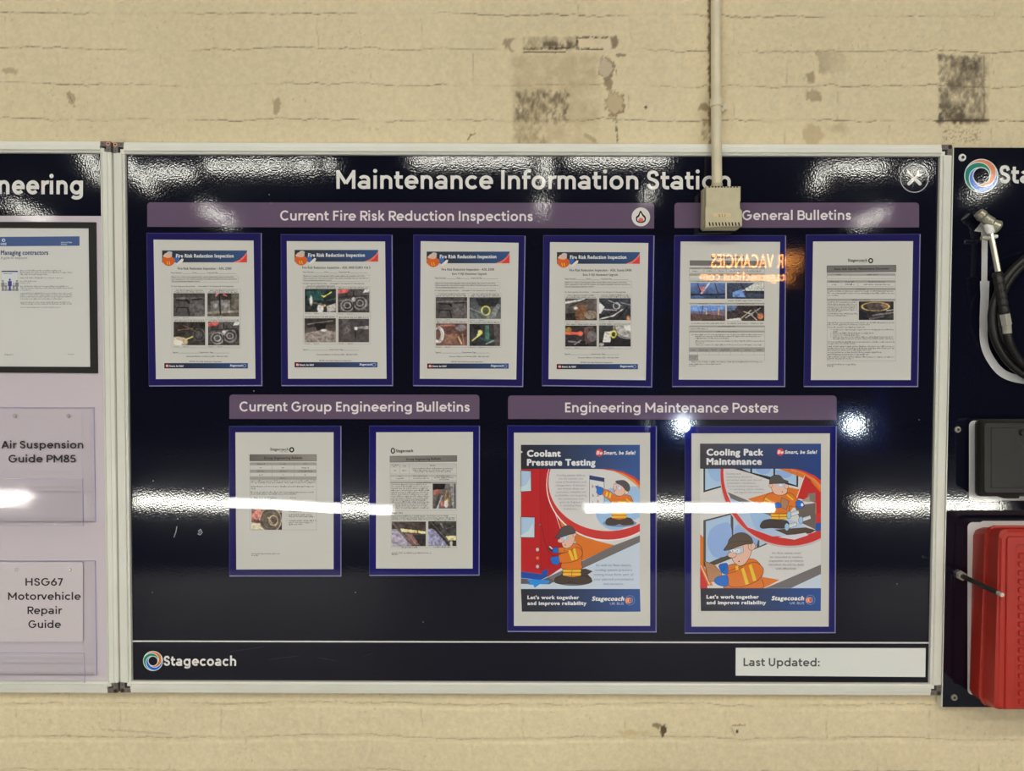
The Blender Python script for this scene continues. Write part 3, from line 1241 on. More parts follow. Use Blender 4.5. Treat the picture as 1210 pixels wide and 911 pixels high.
def rail(parent, a, b, inward):
    """aluminium frame profile from a to b (x,z), with its cross-section growing in the inward direction"""
    m = MB()
    v, n = [], len(PROF)
    for p in (a, b):
        for u, d in PROF:
            v.append((p[0] + inward[0] * u, d, p[1] + inward[1] * u))
    f = [(i, i + 1, n + i + 1, n + i) for i in range(n - 1)] + [tuple(range(n)), tuple(range(2 * n - 1, n - 1, -1))]
    m.add(v, f)
    o = m.build('frame_rail', 'alu', parent)
    bm = bmesh.new()
    bm.from_mesh(o.data)
    bmesh.ops.recalc_face_normals(bm, faces=bm.faces)
    bm.to_mesh(o.data)
    bm.free()
    return o


def corner(parent, x, z, sx, sz, copper=True):
    """grey corner bracket; (x,z) outer corner, sx,sz point inward"""
    def q(u, w):
        return (x + sx * u, z + sz * w)
    K = 0.0238
    outer = [q(0.0035, 0.001), q(K, 0.001), q(K, 0.0115), q(0.0115, 0.0115), q(0.0115, K), q(0.001, K), q(0.001, 0.0035), q(0.0017, 0.0017)]
    o = MB().prism_w(outer, -0.0245, 0.0, 0.0005).build('corner_bracket', 'bracket', parent)
    MB().prism_w([q(0.0115, 0.0115), q(K, 0.0115), q(K, K), q(0.0115, K)], -0.012, 0.0).build('recess', 'recess', o)
    MB().prism_w([q(0.0158, 0.0152), q(K + .001, 0.0152), q(K + .001, K + .001), q(0.0158, K + .001)], -0.0236, 0.0, 0.0004).build('mitre_end', 'alu', o)
    cx, cz = q(0.0062, 0.0062)
    MB().tube([(cx, -0.0254, cz), (cx, -0.0240, cz)], [0.0042, 0.0046], 18).build('screw', 'copper' if copper else 'rust', o)
    cr = MB()
    cr.box((cx - 0.0022, -0.0257, cz - 0.0007), (cx + 0.0022, -0.0252, cz + 0.0007)).box((cx - 0.0007, -0.0257, cz - 0.0022), (cx + 0.0007, -0.0252, cz + 0.0022))
    cr.build('screw_slot', 'recess', o)
    h = MB()
    for u, w in ((0.0185, 0.006), (0.006, 0.0185)):
        a, b = q(u, w)
        h.tube([(a, -0.0248, b), (a, -0.0242, b)], 0.0011, 10)
    h.build('rivet_hole', 'recess', o)


def framed(parent, x0, x1, z0, z1, copper_top=True):
    g = 0.0238
    rail(parent, (x0, z0 + g), (x0, z1 - g), (1, 0))
    rail(parent, (x1, z0 + g), (x1, z1 - g), (-1, 0))
    rail(parent, (x0 + g, z1), (x1 - g, z1), (0, -1))
    rail(parent, (x0 + g, z0), (x1 - g, z0), (0, 1))
    corner(parent, x0, z1, 1, -1, copper_top)
    corner(parent, x1, z1, -1, -1, copper_top and x1 < 0)
    corner(parent, x0, z0, 1, 1, False)
    corner(parent, x1, z0, -1, 1, False)


WHITE = (214, 210, 196)


def swirl(ink, cx, cy, R, cols=((205, 112, 34), (28, 96, 190), (14, 128, 88)), lw=0.8):
    r = R * 0.50
    arcs = []
    for k in range(3):
        p0 = -155 + 120 * k
        pts = []
        for i in range(15):
            s = i / 14
            a = math.radians(p0 + 175 * s)
            rad = R + (r - R) * s ** 0.9
            pts.append((cx + rad * math.cos(a), cy + rad * math.sin(a)))
        arcs.append((p0, pts))
    for k in range(3):
        p0, A = arcs[k]
        p1, B = arcs[(k + 1) % 3]
        outer = [(cx + R * math.cos(math.radians(p0 + 120 * i / 10)), cy + R * math.sin(math.radians(p0 + 120 * i / 10))) for i in range(11)]
        inner = [(cx + r * math.cos(math.radians(p0 + 175 + 120 * i / 10)), cy + r * math.sin(math.radians(p0 + 175 + 120 * i / 10))) for i in range(11)]
        ink.poly(outer + B[1:] + inner[::-1][1:] + A[::-1][1:-1], cols[k])
    for p0, A in arcs:
        ink.line(A, lw, (206, 214, 206))
    ink.line(ell(cx, cy, R, R, n=40), lw, (206, 214, 206), True)
    ink.line(ell(cx, cy, r, r, n=30), lw, (206, 214, 206), True)


# ------------------------------------------------------------------ the main board
ZT0, ZB0 = 1.55 + 0.598364, 1.55 - 0.598364
main = thing('notice_board', (0, 0, ZB0), 'large navy notice board headed Maintenance Information Station in an aluminium frame', 'notice board')
pan = MB().box((-0.885, YP, ZB0 + 0.015), (0.885, -0.002, ZT0 - 0.015)).build('panel', 'navy', main)
framed(main, -0.9, 0.9, ZB0, ZT0)
YI = YP - 0.0003

k = Ink(YI)
k.text('Maintenance Information Station', (397.5, 223), (863.5, 223.8), 22.0, WHITE, geo=0.172)
k.build('title_lettering', 'ink_panel', pan)
BAR = (95, 79, 95)


def header_bar(quad, s, a, b, cap, flame=None):
    k = Ink(YI)
    x0, y0, x1, y1 = quad[0][0], quad[0][1], quad[2][0], quad[2][1]
    top = quad[1][1] - y0
    pts = rrect(x0, y0, x1, max(quad[2][1], quad[3][1]), 4.0, br=0, bl=0)
    fix = []
    for px, py in pts:
        t = (px - x0) / (x1 - x0)
        lo = y0 + top * t
        hi = quad[3][1] + (quad[2][1] - quad[3][1]) * t
        base_h = max(quad[2][1], quad[3][1]) - y0
        fix.append((px, lo + (py - y0) / base_h * (hi - lo)))
    k.poly(fix, BAR)
    o = k.build('header_bar', 'ink_panel', pan)
    k = Ink(YI - 0.0002)
    k.text(s, a, b, cap, (216, 208, 198), geo=0.165)
    k.build('lettering', 'ink_panel', o)
    if flame:
        k = Ink(YI - 0.0002)
        cx, cy = flame
        k.poly(ell(cx, cy, 10.9, 11.1, n=36), (206, 202, 188))
        k.poly(spline([(cx - .5, cy - 7.5), (cx + 2.5, cy - 3.5), (cx + 5.8, cy + .5), (cx + 5, cy + 5.5), (cx, cy + 7.2), (cx - 5, cy + 5.5), (cx - 5.8, cy + 0.5), (cx - 3.2, cy - 2.5)], 5, True), (34, 28, 34))
        k.poly(spline([(cx - .4, cy - 4.8), (cx + 2, cy - 1), (cx + 4.2, cy + 1.5), (cx + 3.6, cy + 4.6), (cx, cy + 5.8), (cx - 3.7, cy + 4.6), (cx - 4.2, cy + 1.5), (cx - 2, cy - .5)], 5, True), (206, 198, 184))
        k.poly([(cx - 3.6, cy + 5), (cx - 1.2, cy + 0.5), (cx + 0.2, cy + 2), (cx + 1.4, cy + 0.6), (cx + 3.6, cy + 5), (cx, cy + 6)], (206, 104, 92))
        k.build('flame_symbol', 'ink_panel', o)


header_bar([(174, 239), (773, 239.8), (773, 270), (174.3, 268)], 'Current Fire Risk Reduction Inspections', (331, 260.4), (629.5, 261.2), 11.6, (757.3, 256.3))
header_bar([(797, 239.6), (1086, 239.4), (1086, 268.6), (797, 269.4)], 'General Bulletins', (877, 260), (1005.5, 259.8), 11.4)
header_bar([(271, 466.2), (566.5, 466.4), (566.5, 495.2), (271.2, 495)], 'Current Group Engineering Bulletins', (283, 486), (555, 486.4), 11.4)
header_bar([(600.3, 467.3), (988.5, 467.3), (988.5, 496.2), (600.3, 495)], 'Engineering Maintenance Posters', (667.8, 487.2), (919.6, 487.6), 11.6)

k = Ink(YI)
cx, cy = 1080.5, 210.6
k.line(ell(cx, cy, 16.4, 16.6, n=48), 0.9, (176, 176, 170), True)
for s in (1, -1):
    def q(u, w):
        return (cx + s * (u * .707 - w * .707) * 1.0, cy + (u * .707 + w * .707))
    if s == 1:      # screwdriver, upper left to lower right
        k.poly([q(-12, -1.3), q(-10.5, -1.5), q(-9, -.8), q(1, -.8), q(1, .8), q(-9, .8), q(-10.5, 1.5), q(-12, 1.3)], WHITE)
        k.poly([q(1.2, -1.9), q(9.5, -2), q(11, -1.2), q(11, 1.2), q(9.5, 2), q(1.2, 1.9)], WHITE)
    else:           # spanner, upper right to lower left
        k.poly([q(-5, -1), q(2, -1), q(2, -1.9), q(9.5, -2), q(11, -1.2), q(11, 1.2), q(9.5, 2), q(2, 1.9), q(2, 1), q(-5, 1)], WHITE)
        k.poly([q(-11.5, -3.2), q(-8.5, -1.2), q(-8.5, 1.2), q(-11.5, 3.2), q(-8, 3.8), q(-5, 2.2), q(-4, 0), q(-5, -2.2), q(-8, -3.8)], WHITE)
k.build('tools_symbol', 'ink_panel', pan)

k = Ink(YI)
k.line([(155.5, 757.6), (1102.5, 759.6)], 1.8, (205, 200, 190))
k.build('ruled_line', 'ink_panel', pan)
k = Ink(YI)
swirl(k, 180.8, 781, 11.4)
k.text('Stagecoach', (193.5, 786.6), (279, 786.8), 11.6, WHITE, geo=0.19)
k.build('logo', 'ink_panel', pan)
k = Ink(YI)
k.poly([(869.4, 765.4), (1093.8, 765.8), (1093.4, 800.0), (869.2, 798.3)], (210, 210, 196))
o = k.build('update_field', 'ink_panel', pan)
k = Ink(YI - 0.0002)
k.text('Last Updated:', (878.5, 787), (968.6, 787.4), 9.6, (84, 84, 78), geo=0.175)
k.build('lettering', 'ink_panel', o)
k = Ink(YI)
for a in ([(209, 622), (208, 628), (205.5, 635)], [(234, 628), (237, 625.5), (239, 629), (236.5, 632), (234, 631), (237, 628)]):
    k.line(a, 0.9, (150, 148, 150))
for a, b in (((318, 779), (352, 775)), ((376, 777), (398, 781)), ((272, 770), (312, 764)), ((430, 775), (440, 772)), ((650, 545), (649, 549))):
    k.line([a, b], 0.35, (52, 52, 62))
for x, y in ((210, 613), (225, 602), (240, 577), (1086, 496), (181, 568), (300, 462), (420, 700), (1060, 690), (700, 690), (500, 735), (180, 700), (320, 240), (318, 230)):
    k.poly(ell(x, y, 0.6, 0.6, n=8), (140, 140, 140))
k.build('scuff_mark', 'ink_panel', pan)

# ------------------------------------------------------------------ laminated notices
YB = YP - 0.0020     # front of the blue card
YC = YB - 0.00025    # front of the paper
YK = YC - 0.00015    # print


def notice(quad, paper, label, group, cat='notice', card='card'):
    q = np.array(quad, float)
    base = at([(q[2][0] + q[3][0]) / 2], [(q[2][1] + q[3][1]) / 2], YB)[0]
    t = thing('laminated_notice' if cat == 'notice' else 'laminated_poster', tuple(base), label, cat, group)
    MB().prism(quad, YB, YP - 0.0004).build('backing_card', card, t)
    e = Ink(YB - 0.00012)
    (x0, y0), (x1, y1), (x2, y2), (x3, y3) = quad
    e.poly([(x1 - 0.7, y1), (x1 + 0.5, y1), (x2 + 0.5, y2), (x2 - 0.7, y2)], (118, 116, 146))
    e.poly([(x3, y3 - 0.6), (x2 + 0.5, y2 - 0.6), (x2 + 0.5, y2 + 0.6), (x3, y3 + 0.6)], (128, 126, 156))
    e.poly([(x0 - 0.4, y0), (x0 + 0.3, y0), (x3 + 0.3, y3), (x3 - 0.4, y3)], (58, 56, 104))
    e.poly([(x0, y0 - 0.4), (x1, y1 - 0.4), (x1, y1 + 0.25), (x0, y0 + 0.25)], (64, 62, 110))
    e.build('sleeve_edge', 'ink_lam', t)
    pp = MB().prism(paper, YC, YB - 0.00005).build('paper', 'paper', t)
    return t, pp


def crop(ox, oy, sc):
    return lambda x, y: (ox + x / sc, oy + y / sc)


def mp(f, pts):
    return [f(*p) for p in pts]


DK = (58, 56, 56)
MD = (96, 94, 92)
GR = (20, 20, 22)

# printed pictures --------------------------------------------------
ENG = [('l', 0, .22, 1, .2, .06, (96, 90, 86)), ('l', .1, .3, .5, .34, .05, (24, 22, 22)), ('l', .15, .62, .45, .62, .05, (30, 28, 28)), ('l', .45, .62, .5, .95, .05, (30, 28, 28)),
       ('l', .12, .62, .1, .8, .04, (34, 30, 30)), ('p', [(.5, .35), (.95, .3), (1, 1), (.55, 1)], (84, 78, 74)), ('l', .42, .3, .5, .42, .07, (20, 18, 18)), ('l', .6, .28, .9, .24, .05, (30, 28, 28))]
PIPES = [('p', [(0, .05), (.35, 0), (.3, .16), (0, .2)], (190, 80, 72)), ('p', [(.85, .02), (1, 0), (.98, .14), (.8, .16)], (200, 196, 186)), ('o', .3, .7, .2, .24, .05, (128, 122, 112)), ('o', .7, .6, .2, .26, .05, (118, 112, 104)),
         ('o', .3, .7, .1, .12, .04, (150, 146, 136)), ('o', .7, .6, .1, .12, .04, (146, 140, 130)), ('l', .1, .35, .9, .3, .05, (40, 38, 36)), ('l', .5, .1, .5, .9, .05, (28, 26, 26)), ('e', .5, .45, .06, .1, (160, 154, 144)), ('l', .1, .9, .4, .5, .03, (92, 88, 82)), ('l', .9, .9, .6, .5, .03, (100, 94, 88)), ('l', .0, .5, .2, .45, .05, (92, 88, 84))]
PIC = {
    'hatch': ((66, 60, 56), (70, 66, 62), ENG, 20),
    'units': ((44, 42, 38), (86, 78, 66), [('p', [(.1, .35), (.4, .3), (.4, .78), (.1, .82)], (92, 90, 84)), ('p', [(.42, .3), (.72, .3), (.72, .75), (.42, .78)], (104, 100, 92)), ('p', [(.76, 0), (1, 0), (1, .7), (.76, .7)], (88, 80, 68)),
               ('l', .27, .1, .33, .0, .08, (200, 96, 92)), ('l', .52, .06, .6, .12, .08, (196, 92, 88)), ('l', .0, .85, 1, .78, .1, (124, 116, 98)), ('e', .25, .55, .08, .12, (130, 126, 116)), ('e', .56, .52, .08, .12, (124, 120, 110)), ('l', .38, .1, .41, .9, .05, (22, 20, 20))], 24),
    'glow': ((44, 36, 30), (56, 50, 46), [('e', .15, .85, .3, .22, (176, 156, 128)), ('e', .12, .9, .16, .12, (214, 196, 160)), ('l', .35, .78, .75, .55, .05, (224, 200, 92)), ('e', .8, .55, .2, .28, (74, 70, 66)), ('o', .8, .55, .14, .2, .04, (40, 36, 34)), ('l', .15, .35, .6, .28, .05, (110, 88, 62)), ('l', .3, .15, .7, .4, .04, (90, 80, 70))], 26),
    'turbo': ((74, 68, 64), (58, 54, 50), PIPES, 34),
    'green': ((34, 44, 42), (40, 40, 38), [('p', [(.05, .1), (.5, .05), (.6, .5), (.1, .5)], (38, 74, 68)), ('e', .5, .85, .1, .22, (196, 194, 184)), ('e', .2, .5, .05, .2, (206, 202, 188)), ('p', [(.7, .75), (1, .6), (1, .95), (.72, 1)], (150, 144, 134)), ('l', .6, .35, .85, .14, .045, (232, 212, 80)), ('l', .55, .3, .64, .32, .04, (232, 212, 80)), ('e', .62, .72, .06, .05, (220, 140, 60)), ('l', .3, .6, .6, .7, .06, (90, 88, 80)), ('l', .7, .5, 1, .42, .06, (62, 70, 66))], 26),
    'under': ((54, 46, 40), (110, 100, 90), [('p', [(0, .62), (.55, .5), (1, .55), (1, 1), (0, 1)], (128, 116, 104)), ('p', [(0, 0), (1, 0), (1, .25), (.1, .4)], (48, 42, 38)), ('l', .1, .25, .9, .1, .05, (118, 108, 98)), ('p', [(.3, .2), (.7, .22), (.65, .5), (.4, .5)], (30, 28, 28)), ('e', .62, .5, .1, .05, (206, 202, 192))], 20),
    'bolt': ((58, 54, 52), (72, 64, 58), [('p', [(.5, .35), (1, .3), (1, .45), (.55, .45)], (128, 118, 108)), ('e', .57, .42, .05, .07, (214, 210, 200)), ('l', .55, .5, .56, .8, .05, (36, 34, 34)), ('p', [(.1, 0), (.35, 0), (.4, .5), (.15, .7)], (80, 74, 70)), ('l', .5, .38, .98, .34, .02, (160, 150, 140))], 18),
    'ringed': ((56, 58, 58), (90, 92, 86), [('p', [(.2, .05), (.95, .05), (.9, .45), (.3, .4)], (38, 38, 40)), ('p', [(.5, 1), (.9, .3), (1, .35), (.8, 1)], (104, 106, 100)), ('p', [(0, .6), (.4, .9), (.4, 1), (0, 1)], (84, 90, 86)), ('e', .52, .62, .09, .13, (70, 76, 60)), ('o', .52, .62, .13, .2, .035, (232, 214, 70)), ('l', 0, .5, .5, .8, .05, (120, 120, 112))], 22),
    'copper': ((84, 58, 52), (110, 78, 62), [('o', .08, .5, .16, .32, .06, (196, 190, 176)), ('o', .02, .5, .16, .32, .05, (170, 164, 150)), ('p', [(.3, .5), (.75, .45), (.75, .95), (.3, .95)], (122, 84, 66)), ('e', .8, .2, .18, .14, (118, 110, 110)), ('l', .72, .62, .82, .9, .06, (224, 172, 120)), ('l', .78, .58, .95, .55, .05, (58, 40, 36)), ('l', 0, .1, .6, .08, .07, (160, 92, 78)), ('l', .85, .5, .9, 1, .05, (150, 104, 84))], 24),
    'valve': ((40, 38, 36), (52, 52, 50), [('l', .1, .75, .4, .42, .055, (226, 202, 92)), ('e', .35, .38, .08, .1, (202, 182, 80)), ('e', .3, .5, .05, .06, (220, 200, 110)), ('p', [(.5, .1), (.64, .05), (.66, .8), (.52, .8)], (58, 92, 74)), ('l', .35, .65, .8, .8, .1, (48, 82, 80)), ('l', .55, .9, .8, .75, .06, (128, 140, 124)), ('p', [(.78, .0), (1, 0), (1, 1), (.85, 1)], (74, 64, 60))], 24),
    'brake': ((84, 78, 70), (64, 52, 42), [('p', [(.35, .3), (.7, .3), (.62, .95), (.3, 1)], (110, 74, 48)), ('l', 0, .2, .6, .05, .09, (176, 172, 164)), ('l', .15, .35, .7, .02, .05, (40, 38, 36)), ('e', .15, .55, .1, .16, (60, 58, 54)), ('e', .8, .75, .2, .2, (128, 112, 92)), ('e', .33, .45, .06, .07, (160, 156, 148)), ('p', [(0, .7), (.3, .65), (.35, 1), (0, 1)], (40, 36, 34))], 26),
    'cables': ((60, 62, 64), (42, 40, 40), [('p', [(0, .15), (.18, .4), (.05, .7), (0, .7)], (206, 202, 190)), ('l', .02, .95, .45, .8, .05, (196, 190, 176)), ('l', .45, .8, .75, .5, .05, (196, 188, 172)), ('l', .1, .5, .55, .55, .05, (150, 146, 138)), ('l', .3, .1, .7, .35, .04, (150, 150, 150)), ('o', .55, .35, .1, .14, .03, (170, 168, 160)), ('e', .93, .92, .06, .12, (190, 126, 76)), ('l', .6, .9, .9, .4, .05, (26, 26, 28)), ('l', .7, .2, .98, .3, .05, (110, 110, 112))], 28),
    'redhose': ((52, 46, 44), (40, 36, 36), [('l', 0, .36, .5, .38, .14, (226, 82, 58)), ('e', .48, .38, .09, .12, (226, 92, 70)), ('e', .1, .2, .1, .12, (150, 118, 40)), ('p', [(.58, .1), (.9, .0), (1, .7), (.65, .9)], (84, 64, 56)), ('e', .85, .5, .14, .25, (96, 90, 86)), ('l', .1, .75, .45, .8, .07, (110, 104, 100)), ('l', .3, .9, .5, .7, .05, (150, 140, 132))], 24),
    'disc': ((60, 58, 52), (36, 34, 32), [('e', .95, .1, .5, .55, (150, 144, 134)), ('o', .95, .1, .45, .5, .05, (96, 92, 84)), ('e', .98, .02, .2, .25, (190, 184, 170)), ('p', [(.18, .3), (.38, .28), (.36, .8), (.12, .8)], (186, 180, 168)), ('e', .46, .42, .07, .12, (66, 64, 52)), ('o', .46, .42, .08, .15, .035, (226, 212, 60)), ('p', [(.4, .65), (1, .65), (1, 1), (.4, 1)], (34, 32, 30)), ('e', .08, .9, .08, .08, (150, 146, 130))], 20),
}


def fire_doc(ox, card, paper, head, ttl, sub, sub2, fleet, boxr, rec, table, pics, pnames, sign, eff, mpl, foot, label, names):
    f = crop(ox, 270, 4.553)
    t, pp = notice(mp(f, card), mp(f, paper), label, 'fire risk inspection sheets in the upper row')
    # banner with a small worker drawing
    k = Ink(YK, f)
    (hx0, hy0), (hx1, hy1) = head
    k.grad([(hx0, hy0), (hx1, hy0), (hx1, hy1), (hx0, hy1)], (46, 46, 50), (54, 80, 120), 8)
    k.poly([(hx1, hy0 + 6), (hx1, hy1), (hx1 - 75, hy1), (hx1 - 40, hy1 - 14), (hx1 - 14, hy1 - 36)], (222, 112, 84))
    k.poly([(hx1, hy0 + 18), (hx1, hy1), (hx1 - 45, hy1), (hx1 - 22, hy1 - 18)], (200, 62, 54))
    bx, by = hx0 + 38, hy0 + 56
    k.poly(spline([(hx0 + 2, by - 14), (bx - 14, by - 24), (bx + 12, by - 24), (bx + 32, by - 4), (bx + 22, by + 18), (bx - 4, by + 28), (bx - 30, by + 14)], 4, True), (198, 92, 38))
    k.poly(spline([(bx + 28, by - 20), (bx + 52, by - 22), (bx + 54, by - 2), (bx + 38, by + 12)], 4, True), (60, 98, 160))
    k.poly([(bx + 38, by + 16), (bx + 68, by - 12), (bx + 78, by - 10), (bx + 74, by + 4), (bx + 44, by + 22)], (214, 204, 184))
    k.poly(ell(bx - 6, by - 30, 22, 14), (206, 168, 142))
    k.poly(ell(bx + 2, by - 42, 15, 9), (182, 178, 168))
    k.poly(ell(bx - 24, by - 26, 9, 6), (214, 176, 150))
    for dx in (-12, 0):
        k.line([(bx + dx, by + 2), (bx + dx + 4, by + 20)], 0.8, (222, 182, 60))
    k.text('Fire Risk Reduction Inspection', (ttl[0], ttl[2]), (ttl[1], ttl[2]), 18.5, (216, 216, 212), bold=0.03)
    k.build('banner', 'ink_lam', pp)
    k = Ink(YK, f)
    k.text(sub[3], (sub[0], sub[2]), (sub[1], sub[2]), 12, (74, 72, 74), bold=0.03)
    if sub2:
        k.text(sub2[3], (sub2[0], sub2[2]), (sub2[1], sub2[2]), 11, (78, 76, 78), bold=0.03)
    x0, x1, y = fleet
    k.text('Fleet Number', (x0, y), (x0 + 60, y), 7, DK, bold=.02)
    k.line([(x0 + 62, y + 1), (x0 + 113, y + 1)], .3, MD)
    k.text('Date', (x0 + 116, y), (x0 + 137, y), 7, DK, bold=.02)
    k.line([(x0 + 139, y + 1), (x0 + 187, y + 1)], .3, MD)
    k.text('Inspected By', (x0 + 193, y), (x0 + 252, y), 7, DK, bold=.02)
    k.line([(x0 + 254, y + 1), (x1, y + 1)], .3, MD)
    (a, b), (c, d) = boxr
    k.line([(a, b), (c, b), (c, d), (a, d)], .28, (150, 148, 142), True)
    st = (d - b) / 3.0
    for i, (s, e) in enumerate((('Below are a series of photographs which contain defects that present a risk of fire.', c - 24),
                                ('Each potential fire risk must be checked. Any defects identified must be recorded on', c - 8),
                                ('the accompanying inspection record.', a + 155))):
        k.text(s, (a + 4, b + st * (i + .78)), (e, b + st * (i + .78)), 6.6, DK, bold=.02)
    k.text('For Each Inspection Record State', (rec[0], rec[2]), (rec[0] + 128, rec[2]), 6.4, DK, bold=.02)
    k.text('- Serviceable X = For Attention N = Not Applicable', (rec[0] + 142, rec[2]), (rec[1], rec[2]), 6.4, DK, bold=.02)
    k.build('heading_text', 'ink_lam', pp)
    # table with its lines and captions
    k = Ink(YK, f)
    (a, b), (c, d) = table
    mx_ = (pics[0][2] + pics[1][0]) / 2
    my = pics[2][1] - 12
    LN = (150, 148, 140)
    k.line([(a, b), (c, b), (c, d), (a, d)], .28, LN, True)
    k.line([(mx_, b), (mx_, d)], .28, LN)
    k.line([(a, my), (c, my)], .28, LN)
    for i, pr in enumerate(pics):
        yb = pr[1] - 4
        sd = i + int(ox)
        p0, p1 = f(pr[0] + 4, yb), f(pr[2] - 4, yb)
        k.words(p0[0], p1[0], p1[1], DK, 1.5, sd)
        if i == 0 or (i == 1 and ox != 325):
            w0, w1 = f((pr[0] + pr[2]) / 2 - 30, yb - 9), f((pr[0] + pr[2]) / 2 + 34, yb - 9)
            k.words(p0[0] + 2, p1[0] - 1, w1[1], DK, 1.5, sd + 5)
        yl = pr[3] + 10
        k.text('Passed', (pr[0] + 2, yl), (pr[0] + 28, yl), 6, MD)
        k.text('Signed', (pr[0] + 50, yl), (pr[0] + 78, yl), 6, MD)
        k.line([(pr[0] + 30, yl), (pr[0] + 46, yl)], .2, LN)
        k.line([(pr[0] + 80, yl), (pr[0] + 120, yl)], .2, LN)
    x0, x1, y = sign
    k.text('Signed', (x0, y), (x0 + 28, y), 7, DK, bold=.02)
    k.line([(x0 + 30, y), (x0 + 142, y)], .3, MD)
    k.text('Supervisor Sign', (x0 + 144, y), (x0 + 218, y), 7, DK, bold=.02)
    k.line([(x0 + 220, y), (x1, y)], .3, MD)
    k.text('Document Effective 1st February 2024 - 30th April 2024', (eff[0], eff[2]), (eff[1], eff[2]), 6.6, DK, bold=.02)
    k.text('MP-F01 Fire Risk Reduction Inspection', (mpl[0], mpl[2]), (mpl[1], mpl[2]), 6.6, DK, bold=.02)
    k.build('record_table', 'ink_lam', pp)
    for i, (pr, nm) in enumerate(zip(pics, pnames)):
        a, b, c, ops, nz = (*PIC[nm][:2], None, PIC[nm][2], PIC[nm][3])
        photograph(pp, mp(f, [(pr[0], pr[1]), (pr[2], pr[1]), (pr[2], pr[3]), (pr[0], pr[3])]), YK - 0.00012, int(ox) + i * 3 + 1, a, b, ops, nz, label='small printed photograph of ' + names[i])
    k = Ink(YK, f)
    (a, b), (c, d) = foot
    k.grad([(a, b), (c, b), (c, d), (a, d)], (38, 38, 46), (50, 78, 122), 6)
    k.poly(ell(a + 16, (b + d) / 2, 9, 9), (196, 60, 52))
    k.text('Be', (a + 9, d - 10), (a + 23, d - 10), 9, (216, 210, 204), bold=.04, italic=.2)
    k.text('Smart, be Safe!', (a + 27, d - 9), (a + 104, d - 9), 9.5, (208, 208, 206), bold=.045, italic=.2)
    k.text('Stagecoach', (c - 97, d - 11), (c - 28, d - 11), 10.5, (208, 210, 210), bold=.04, italic=.2)
    k.line(ell(c - 18, (b + d) / 2, 8, 8, n=20), .4, (170, 180, 190), True)
    k.build('footer_strip', 'ink_lam', pp)
    return t


fire_doc(170, [(15, 25), (632, 25), (635, 845), (28, 847)], [(52, 60), (590, 65), (600, 808), (65, 810)], [(98, 118), (555, 182)], (173, 483, 156),
         (182, 471, 221, 'Fire Risk Reduction Inspection - ADL E300'), None, (146, 497, 242), [(147, 255), (508, 289)], (147, 482, 314), [(150, 325), (520, 642)],
         [(159, 348, 328, 473), (342, 348, 512, 473), (160, 502, 330, 628), (345, 502, 514, 628)], ['hatch', 'units', 'glow', 'turbo'],
         (155, 460, 670), (230, 452, 691), (245, 418, 719), [(110, 724), (560, 753)],
         'leftmost laminated fire risk inspection sheet on blue card, under the wide header bar',
         ['a grey panel with pipes', 'two grey box units', 'a yellow arrow in a dark bay', 'an engine with a red corner'])
fire_doc(325, [(32, 32), (630, 35), (633, 845), (35, 845)], [(63, 68), (592, 70), (600, 808), (70, 808)], [(105, 115), (555, 178)], (178, 483, 152),
         (146, 513, 216, 'Fire Risk Reduction Inspection - ADL E400 EURO 4 & 5'), None, (150, 498, 238), [(150, 250), (508, 284)], (150, 480, 299), [(152, 312), (513, 622)],
         [(160, 325, 328, 450), (338, 325, 508, 452), (158, 483, 327, 612), (341, 486, 506, 612)], ['green', 'turbo', 'under', 'bolt'],
         (150, 450, 655), (223, 443, 681), (238, 410, 714), [(105, 719), (551, 747)],
         'laminated fire risk inspection sheet with a green engine photo, second from left',
         ['a green engine with a yellow arrow', 'an engine with a red corner', 'a pale underfloor panel', 'a bolt on a dark bracket'])
fire_doc(480, [(40, 35), (640, 40), (627, 850), (38, 845)], [(78, 68), (605, 77), (592, 812), (73, 808)], [(110, 124), (556, 187)], (181, 485, 160),
         (190, 473, 226, 'Fire Risk Reduction Inspection - ADL E300'), (247, 433, 249, 'Euro V HJS Abatement Upgrade'), (155, 497, 270), [(155, 290), (505, 322)], (155, 482, 337), [(155, 348), (510, 640)],
         [(159, 369, 328, 484), (340, 370, 509, 486), (160, 511, 328, 630), (340, 513, 505, 632)], ['hatch', 'ringed', 'copper', 'valve'],
         (157, 450, 670), (232, 447, 692), (243, 412, 720), [(113, 726), (551, 754)],
         'laminated fire risk inspection sheet with a yellow circled photo, third from left',
         ['a grey panel with pipes', 'a part ringed in yellow', 'a copper coloured exhaust joint', 'a valve with a yellow arrow'])
fire_doc(635, [(33, 38), (628, 38), (615, 852), (25, 845)], [(68, 73), (597, 78), (583, 816), (60, 810)], [(105, 127), (551, 190)], (176, 479, 163),
         (172, 506, 230, 'Fire Risk Reduction Inspection - ADL Scania E400'), (245, 433, 254, 'Euro 5 HJS Abatement Upgrade'), (148, 491, 275), [(147, 285), (507, 318)], (148, 475, 345), [(147, 355), (505, 648)],
         [(150, 376, 320, 494), (332, 375, 502, 493), (150, 522, 319, 635), (331, 521, 502, 635)], ['brake', 'cables', 'redhose', 'disc'],
         (147, 440, 679), (220, 436, 698), (232, 403, 724), [(104, 729), (541, 757)],
         'laminated fire risk inspection sheet with a bright red hose photo, fourth from left',
         ['a rusty bracket under a chassis', 'cables looping in a bay', 'a bright red hose', 'a disc with a yellow ring'])

GB = (152, 148, 136)    # grey table bands
GL = (140, 138, 130)


def band(k, a, b, c, d, col=GB):
    k.poly([(a, b), (c, b), (c, d), (a, d)], col)


def outline(k, a, b, c, d, w=.3, col=GL):
    k.line([(a, b), (c, b), (c, d), (a, d)], w, col, True)


def cross(k, xs, a, b):
    for x in xs:
        k.line([(x, a), (x, b)], .28, GL)


